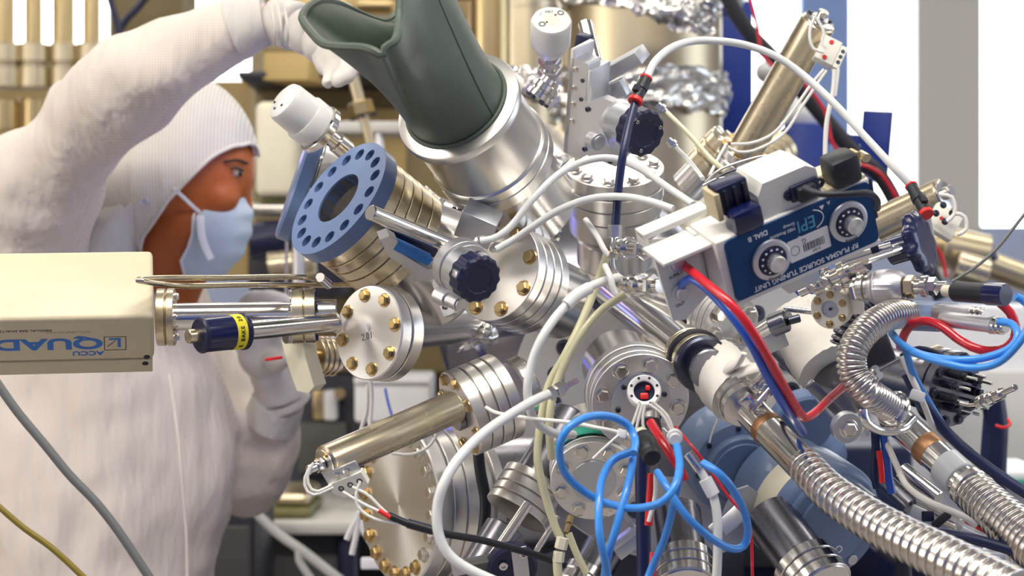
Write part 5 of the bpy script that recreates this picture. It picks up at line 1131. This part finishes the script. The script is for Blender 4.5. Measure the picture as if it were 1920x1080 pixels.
t.tube('hose', [(1040,734,1.66),(1000,752,1.64),(950,782,1.61),(900,818,1.59),(860,860,1.57),(833,905,1.56),(820,950,1.56),(822,1000,1.56),(842,1040,1.56),(880,1068,1.56),(940,1095,1.56)], 9.5, 'hose_white'); f = F2((1030,740,1.655),(1100,704,1.67)); t.lathe('end_fitting', f, rod([(13,12),(9,4),(14,14),(9,10),(6,26)]), 'polished', 6)
G = 'clear yellowish tubes down the chamber ring'
cable('clear_tube', 'yellowish clear tube from the couplings down past the chamber ring, outer one', 'tube', [(1140,470,1.72),(1120,530,1.72),(1092,600,1.71),(1060,665,1.70),(1030,720,1.70),(1014,790,1.70),(1008,860,1.70),(1020,920,1.70),(1040,985,1.70),(1052,1010,1.70)], 8, 'hose_ivory', 1.7, G)
cable('clear_tube', 'yellowish clear tube from the lower coupling curving beside the white hose', 'tube', [(1172,552,1.69),(1130,580,1.69),(1095,620,1.69),(1065,670,1.69),(1040,730,1.69),(1030,790,1.69),(1034,860,1.70)], 8, 'hose_ivory', 1.7, G)
cable('clear_tube', 'yellowish clear tube at the bottom, leaving the little brass union', 'tube', [(1046,1040,1.69),(1045,1060,1.69),(1048,1095,1.69)], 9, 'hose_ivory', 1.7, G)
cable('clear_tube', 'slanting clear tube low between the slanted port and the blue cables', 'tube', [(1066,1000,1.74),(1082,1040,1.74),(1100,1075,1.74)], 7, 'hose_ivory', 1.7, G)
t = T('tube_union', 'small pale union joining the yellowish tubes low in the middle', 'fitting', (1052,1020,1.69)); t.lathe('nut', F2((1056,1008,1.69),(1050,1032,1.69)), rod([(12,22)]), 'label_cream', 6); t.lathe('nut', F2((1049,1034,1.69),(1046,1056,1.69)), rod([(11,20)]), 'label_cream', 6); t.lathe('stem', F2((1070,970,1.71),(1058,1010,1.69)), rod([(7,20),(5,22)]), 'brass', 16)
t = T('white_thin_cable', 'thin white cable crossing from the tilted cylinder flange to the white cable tie', 'cable', (1000,785,1.66))
t.tube('cable', [(912,764,1.68),(935,775,1.66),(1000,785,1.64),(1070,792,1.62),(1110,800,1.61),(1165,812,1.61),(1195,828,1.61)], 3.6, 'cable_white'); t.mb('cable_tie', MB().box((-9,-8,-6), (9,8,6), F(1166,813,1.605,0,0,1,roll=-15).M, U(1.6), 2), 'label_white'); t.tube('tie_tail', [(1160,816,1.6),(1135,838,1.6),(1112,860,1.6)], 2.6, 'cable_white')
cable('grey_cable', 'thick grey cable hanging across the front of the white coat', 'cable', [(-30,680,1.6),(0,726,1.6),(35,775,1.6),(85,835,1.6),(130,890,1.6),(180,942,1.6),(225,1000,1.6),(285,1090,1.6)], 8.5, 'cable_grey')
cable('olive_cable', 'thin olive cable crossing the lower corner of the white coat', 'cable', [(-20,935,1.58),(0,952,1.58),(45,990,1.58),(100,1030,1.58),(165,1090,1.58)], 6, 'cable_olive')
G = 'red and blue water tubes of the tuner box'
cable('red_tube', 'shiny red water tube from the upper fitting of the white end bracket', 'tube', [(1250,478,1.585),(1275,492,1.56),(1320,528,1.53),(1370,570,1.51),(1410,620,1.51),(1440,670,1.52),(1470,725,1.54),(1500,775,1.57),(1512,783,1.58),(1530,772,1.6),(1555,748,1.63),(1580,726,1.66)], 8.5, 'cable_red', 1.5, G)
cable('blue_tube', 'shiny blue water tube from the lower fitting of the white end bracket', 'tube', [(1264,540,1.58),(1276,538,1.565),(1287,526,1.55),(1305,526,1.54),(1340,556,1.53),(1378,600,1.52),(1408,645,1.52),(1434,695,1.53),(1464,750,1.55),(1488,785,1.58),(1505,810,1.62)], 8.5, 'tube_blue', 1.5, G)
cable('dark_tube', 'second dark blue tube running beside the blue and red pair', 'tube', [(1440,690,1.60),(1462,730,1.62),(1485,775,1.66),(1505,810,1.68)], 8, 'cable_navy', 1.6)
G = 'blue signal cables in the middle'
BL = [([(1188,850),(1191,825),(1176,796),(1140,780),(1098,783),(1062,806),(1049,842),(1058,885),(1090,918),(1130,940),(1175,952),(1215,950),(1248,936),(1268,905),(1274,870),(1269,836)],'blue cable making the big round loop over the green-taped port'),
 ([(1186,846),(1150,862),(1130,895),(1123,940),(1124,1000),(1134,1050),(1142,1095)],'blue cable falling on the outside of the lower loop'),
 ([(1188,846),(1184,880),(1172,930),(1152,1000),(1138,1050),(1132,1095)],'blue cable crossing behind the outer falling one'),
 ([(1232,885),(1252,915),(1285,965),(1325,1003),(1365,1027),(1392,1026),(1402,1000),(1396,960),(1372,915),(1345,885),(1318,868)],'blue cable swinging in a wide loop toward the pump head'),
 ([(1270,836),(1275,880),(1264,940),(1246,1010),(1222,1065),(1210,1095)],'blue cable dropping straight beside the black vertical cable')]
for i, (p, l) in enumerate(BL): cable('blue_cable', l, 'cable', [(x,y,1.55+.012*i+.02*sin(k*.9+i)) for k, (x,y) in enumerate(p)], 7.5, 'cable_blue', 1.55, G)
t = T('cable_boot', 'black moulded plug with a blue cable leaving it below the ring plug', 'plug', (1225,850,1.6)); f = F2((1205,818,1.63),(1236,888,1.585)); t.lathe('boot', f, [(0,0),(14,0),(19,6),(21,30),(18,56),(16,60),(18,64),(16,76),(0,78)], 'black_rubber', 36); t.lathe('collar', f, rod([(13,14)], -14), 'label_cream', 28)
t = T('white_plug', 'white ribbed plug where two blue cables end beside the red sleeve', 'plug', (1268,830,1.58)); f = F2((1264,815,1.60),(1271,842,1.565)); t.lathe('plug', f, rod([(13,10),(15,10),(11,12)]), 'white_plastic', 28)
cable('red_sleeve', 'thick red insulating sleeve slanting below the ring plug', 'sleeve', [(1220,792,1.66),(1240,825,1.64),(1262,860,1.63),(1278,885,1.63),(1284,900,1.63)], 9, 'cable_red')
cable('red_strip', 'red strip hanging down along the black vertical cable', 'strip', [(1222,888,1.64),(1219,930,1.64),(1216,985,1.64)], 8, 'red')
cable('red_strip', 'red strip end showing at the bottom beside the black vertical cable', 'strip', [(1226,1036,1.63),(1224,1060,1.63),(1220,1095,1.63)], 8, 'cable_red')
cable('white_strip', 'narrow white strip ending in a point before the black vertical cable', 'strip', [(1229,890,1.62),(1228,930,1.62),(1216,978,1.62)], 4, 'cable_white')
cable('black_vertical_cable', 'thick black cable hanging straight down in the middle, behind the blue cables', 'cable', [(1205,840,1.67),(1204,900,1.67),(1206,980,1.67),(1208,1095,1.67)], 14, 'cable_navy')
t = T('braided_lead', 'pale braided lead with a white plug hanging beside the wide blue loop', 'lead', (1330,920,1.6)); t.tube('plug', [(1290,850,1.6),(1303,868,1.6),(1312,880,1.6)], 11, 'polished'); t.tube('lead', [(1302,864,1.6),(1318,890,1.6),(1334,918,1.6)], 8, 'hose_white'); t.tube('barrel', [(1322,898,1.6),(1338,928,1.6)], 13, 'label_white'); t.tube('lower_lead', [(1336,925,1.6),(1344,960,1.6),(1346,1020,1.6),(1343,1095,1.6)], 9, 'cable_white')
cable('pink_wire', 'thin pink and white wire running down past the braided lead', 'wire', [(1266,800,1.62),(1300,840,1.6),(1330,880,1.6),(1365,930,1.6),(1395,965,1.6),(1408,1000,1.62),(1411,1095,1.62)], 3, 'cable_red')
cable('thin_wire', 'thin white wire bent over the pump head', 'wire', [(1350,775,1.8),(1335,810,1.8),(1330,830,1.8)], 2, 'cable_white')
G = 'blue cable loops near the frame edge'
cable('blue_cable', 'upper blue cable looping from the silver connector below the red cable', 'cable', [(1872,603,1.58),(1898,608,1.57),(1908,630,1.56),(1890,655,1.56),(1840,672,1.57),(1780,674,1.58),(1725,664,1.60),(1690,645,1.62),(1672,625,1.65)], 7.5, 'cable_blue', 1.6, G)
cable('blue_cable', 'lower blue cable looping from the black plug toward the bellows', 'cable', [(1905,556,1.56),(1925,570,1.56),(1928,610,1.55),(1905,650,1.55),(1868,682,1.56),(1820,690,1.57),(1770,680,1.58),(1720,664,1.6),(1690,650,1.63)], 7.5, 'cable_blue', 1.6, G)
cable('blue_cable', 'blue cable running down from the loops across the braided hose', 'cable', [(1698,655,1.62),(1712,700,1.64),(1740,752,1.66),(1770,800,1.68),(1800,840,1.70)], 7, 'cable_blue', 1.6, G)
cable('navy_cable', 'dark blue cable arching behind the blue loops', 'cable', [(1690,670,1.68),(1720,655,1.68),(1760,665,1.68),(1790,685,1.68)], 7, 'cable_navy', 1.6)
cable('red_cable', 'thick red cable winding from the black plug to the bellows', 'cable', [(1875,568,1.60),(1895,588,1.6),(1905,620,1.6),(1895,645,1.6),(1870,657,1.60),(1835,655,1.6),(1800,638,1.61),(1765,612,1.62),(1735,602,1.63),(1710,608,1.64),(1695,628,1.66),(1688,650,1.68)], 9, 'cable_red', 1.6)
cable('black_hose', 'long black hose sweeping along the upper side of the braided hose', 'hose', [(1700,700,1.66),(1728,752,1.66),(1770,805,1.66),(1820,852,1.65),(1880,896,1.64),(1940,935,1.63)], 11, 'cable_navy', 1.66)
cable('white_tie', 'white cable tied with a knot beside the blue cables over the bellows', 'cable', [(1692,668,1.64),(1708,705,1.64),(1722,735,1.64),(1735,765,1.65),(1750,800,1.66),(1775,825,1.67)], 6, 'cable_white')
solo('cable_tie', 'white knotted cable tie on the white cable beside the bellows', 'cable tie', MB().box((-14,-10,-8), (14,10,8), F(1720,742,1.63,0,0,1,roll=-20).M, U(1.63), 3), 'label_white')
cable('grey_wire', 'fine grey wire rising in a curve before the window sill', 'wire', [(1785,528,1.75),(1830,500,1.75),(1870,465,1.75),(1900,428,1.75),(1930,390,1.75)], 3, 'cable_grey', 1.75)
t = T('cable_bundle', 'thick dark blue cable bundle with a red tie, standing before the white cabinet', 'cable bundle', (1868,840,2.3)); t.tube('bundle', [(1862,750,2.3),(1868,800,2.3),(1866,850,2.3),(1864,920,2.3)], 22, 'navy', 2.3, 20, step=.008); t.tube('red_tie', [(1868,798,2.25),(1882,802,2.24),(1894,796,2.25),(1890,786,2.26)], 3, 'red', 2.25)
t.tube('strand', [(1858,745,2.3),(1850,850,2.3),(1846,920,2.3)], 12, 'cable_navy'); t.tube('stem', [(1866,915,2.3),(1868,1100,2.32)], 16, 'navy')
t = T('blue_tray', 'pale tray with a blue rim at the frame edge below the cable bundle', 'tray', (1905,895,2.4)); t.mb('tray', MB().box((P(1885,0,2.4).x,2.4,P(0,902,2.4).z),(P(1990,0,2.4).x,2.6,P(0,885,2.4).z), bev=.004), 'sill_white'); t.mb('rim', MB().box((P(1883,0,2.4).x,2.39,P(0,908,2.4).z),(P(1992,0,2.4).x,2.61,P(0,902,2.4).z), bev=.001), 'green_tape')
G = 'dark cables between the two ribbed hoses'
for i, (p, mt, l) in enumerate((([(1640,800),(1642,840),(1640,890),(1645,915)],'cable_navy','dark cable dropping beside the red strip between the hoses'),([(1655,805),(1662,850),(1666,890),(1672,925)],'tube_blue','blue cable dropping beside the red strip between the hoses'))): cable('short_cable', l, 'cable', p, 8, mt, 1.8, G)
cable('red_strip', 'red strip between two dark cables above the long ribbed hose', 'strip', [(1648,845,1.79),(1652,875,1.79),(1654,905,1.79)], 6, 'red')
cable('white_hose', 'white hose sagging between the two ribbed hoses', 'hose', [(1662,830,1.8),(1680,870,1.78),(1700,910,1.75),(1740,940,1.72),(1800,965,1.70),(1830,985,1.7)], 6, 'cable_white')
t = T('hose_clutter', 'cluster of small steel fittings and dark clips between the two ribbed hoses', 'fittings', (1740,940,1.85)); t.cyl('pipe', (1690,880,1.86), (1760,935,1.84), 16, 'polished'); t.cyl('pipe', (1700,935,1.86), (1800,985,1.82), 13, 'steel'); t.cyl('pipe', (1660,905,1.87), (1710,950,1.85), 18, 'steel_dark'); t.box('clip', F(1765,975,1.8,0,0,1,roll=40), (-20,-8,-10), (20,8,0), 'black_rubber', 3); t.box('clip', F(1740,968,1.81,0,0,1), (-12,-10,-10), (12,10,0), 'navy', 3); t.box('rail', F(1790,995,1.83,0,0,1,roll=-25), (-90,-20,-20), (60,14,0), 'aluminium_grey', 3); t.box('red_tab', F(1830,985,1.72,0,0,1,roll=-28), (-22,-6,-6), (24,6,2), 'red', 3)
t.mb('bracket', MB().tube([P(1690,960,1.9),P(1700,1150,1.9)], 14*U(1.9), 12), 'dark_machine')
cable('black_cable', 'black cable bowing under the braided hose toward the frame edge', 'cable', [(1690,1010,1.72),(1760,1000,1.7),(1830,1012,1.68),(1930,1042,1.66)], 10, 'cable_navy')
cable('hanging_cable', 'white cord dropping at the bottom corner below the black cable', 'cord', [(1884,1020,1.7),(1892,1050,1.7),(1898,1095,1.7)], 6, 'cable_white')
t = T('low_rack', 'low dark rack rail at the bottom corner behind the long ribbed hose', 'rack', (1840,1050,2.2)); t.mb('rail', MB().box((P(1700,0,2.2).x,2.25,P(0,1075,2.2).z),(P(2100,0,2.2).x,2.4,P(0,1045,2.2).z), bev=.004), 'aluminium_grey'); t.mb('body', MB().box((P(1700,0,2.2).x,2.28,0),(P(2100,0,2.2).x,2.6,P(0,1076,2.2).z), bev=.004), 'navy')

# ---------------------------------------------------------------- light and camera
w = bpy.data.worlds.new('World'); bpy.context.scene.world = w; w.use_nodes = True; nt = w.node_tree; bg = nt.nodes['Background']
tc = nt.nodes.new('ShaderNodeTexCoord'); sp = nt.nodes.new('ShaderNodeSeparateXYZ'); lk(nt, tc.outputs['Generated'], sp.inputs[0])
cr = nt.nodes.new('ShaderNodeValToRGB'); mr = nt.nodes.new('ShaderNodeMapRange'); mr.inputs['From Min'].default_value = -1; lk(nt, sp.outputs['Z'], mr.inputs['Value']); lk(nt, mr.outputs['Result'], cr.inputs['Fac'])
e = cr.color_ramp.elements; e[0].position = .22; e[0].color = (.01,.018,.11,1); e[1].position = .75; e[1].color = (.62,.64,.70,1)
n_ = e.new(.38); n_.color = (.05,.08,.28,1); n_ = e.new(.5); n_.color = (.19,.23,.46,1)
lk(nt, cr.outputs['Color'], bg.inputs['Color']); bg.inputs['Strength'].default_value = .8
def area(name, loc, tgt, sx, sy, power, col):
    l = bpy.data.lights.new(name, 'AREA'); l.shape = 'RECTANGLE'; l.size = sx; l.size_y = sy; l.energy = power; l.color = col
    o = bpy.data.objects.new(name, l); COL.objects.link(o); o.location = loc; o.rotation_euler = (Vector(tgt)-Vector(loc)).to_track_quat('-Z','Y').to_euler(); return o
area('lamp_over_camera', (0,.9,2.94), (0,1.6,0), 1.2, .4, 30, (1,.94,.85))
area('lamp_over_technician', (-1.6,.9,2.94), (-.9,2.0,0), 1.2, .4, 24, (1,.92,.82))
area('side_fill', (-3.85,1.1,1.8), (-.4,2.3,1.35), 2.0, 1.5, 28, (1,.93,.84))  # added fill beside the glowing panel, warms and flattens the coat
area('daylight', (3.6,2.2,2.0), (0,2.2,1.4), 2.2, 1.6, 26, (.75,.85,1))
for nm, p, e, c in (('tint_light',P(520,262,2.32),.06,(.35,.25,1)),('tint_light',P(860,610,2.16),.28,(.10,.12,1)),('tint_light',P(700,470,2.15),.09,(.15,.18,1))):  # added point lights: violet tint for the hood, blue for the metal
    l = bpy.data.lights.new(nm, 'POINT'); l.energy = e; l.color = c; l.shadow_soft_size = .02; o = bpy.data.objects.new(nm, l); COL.objects.link(o); o.location = p
cd = bpy.data.cameras.new('Camera'); cam = bpy.data.objects.new('Camera', cd); COL.objects.link(cam); bpy.context.scene.camera = cam
cam.location = (0,0,CZ); cam.rotation_euler = (pi/2,0,0); cd.sensor_width = 36; cd.lens = 75; cd.clip_start = .05
cd.dof.use_dof = True; cd.dof.focus_distance = 1.74; cd.dof.aperture_fstop = 8
sc = bpy.context.scene; sc.view_settings.view_transform = 'Standard'; sc.view_settings.look = 'None'; sc.view_settings.gamma = 1; sc.view_settings.use_curve_mapping = False; sc.view_settings.exposure = -0.08
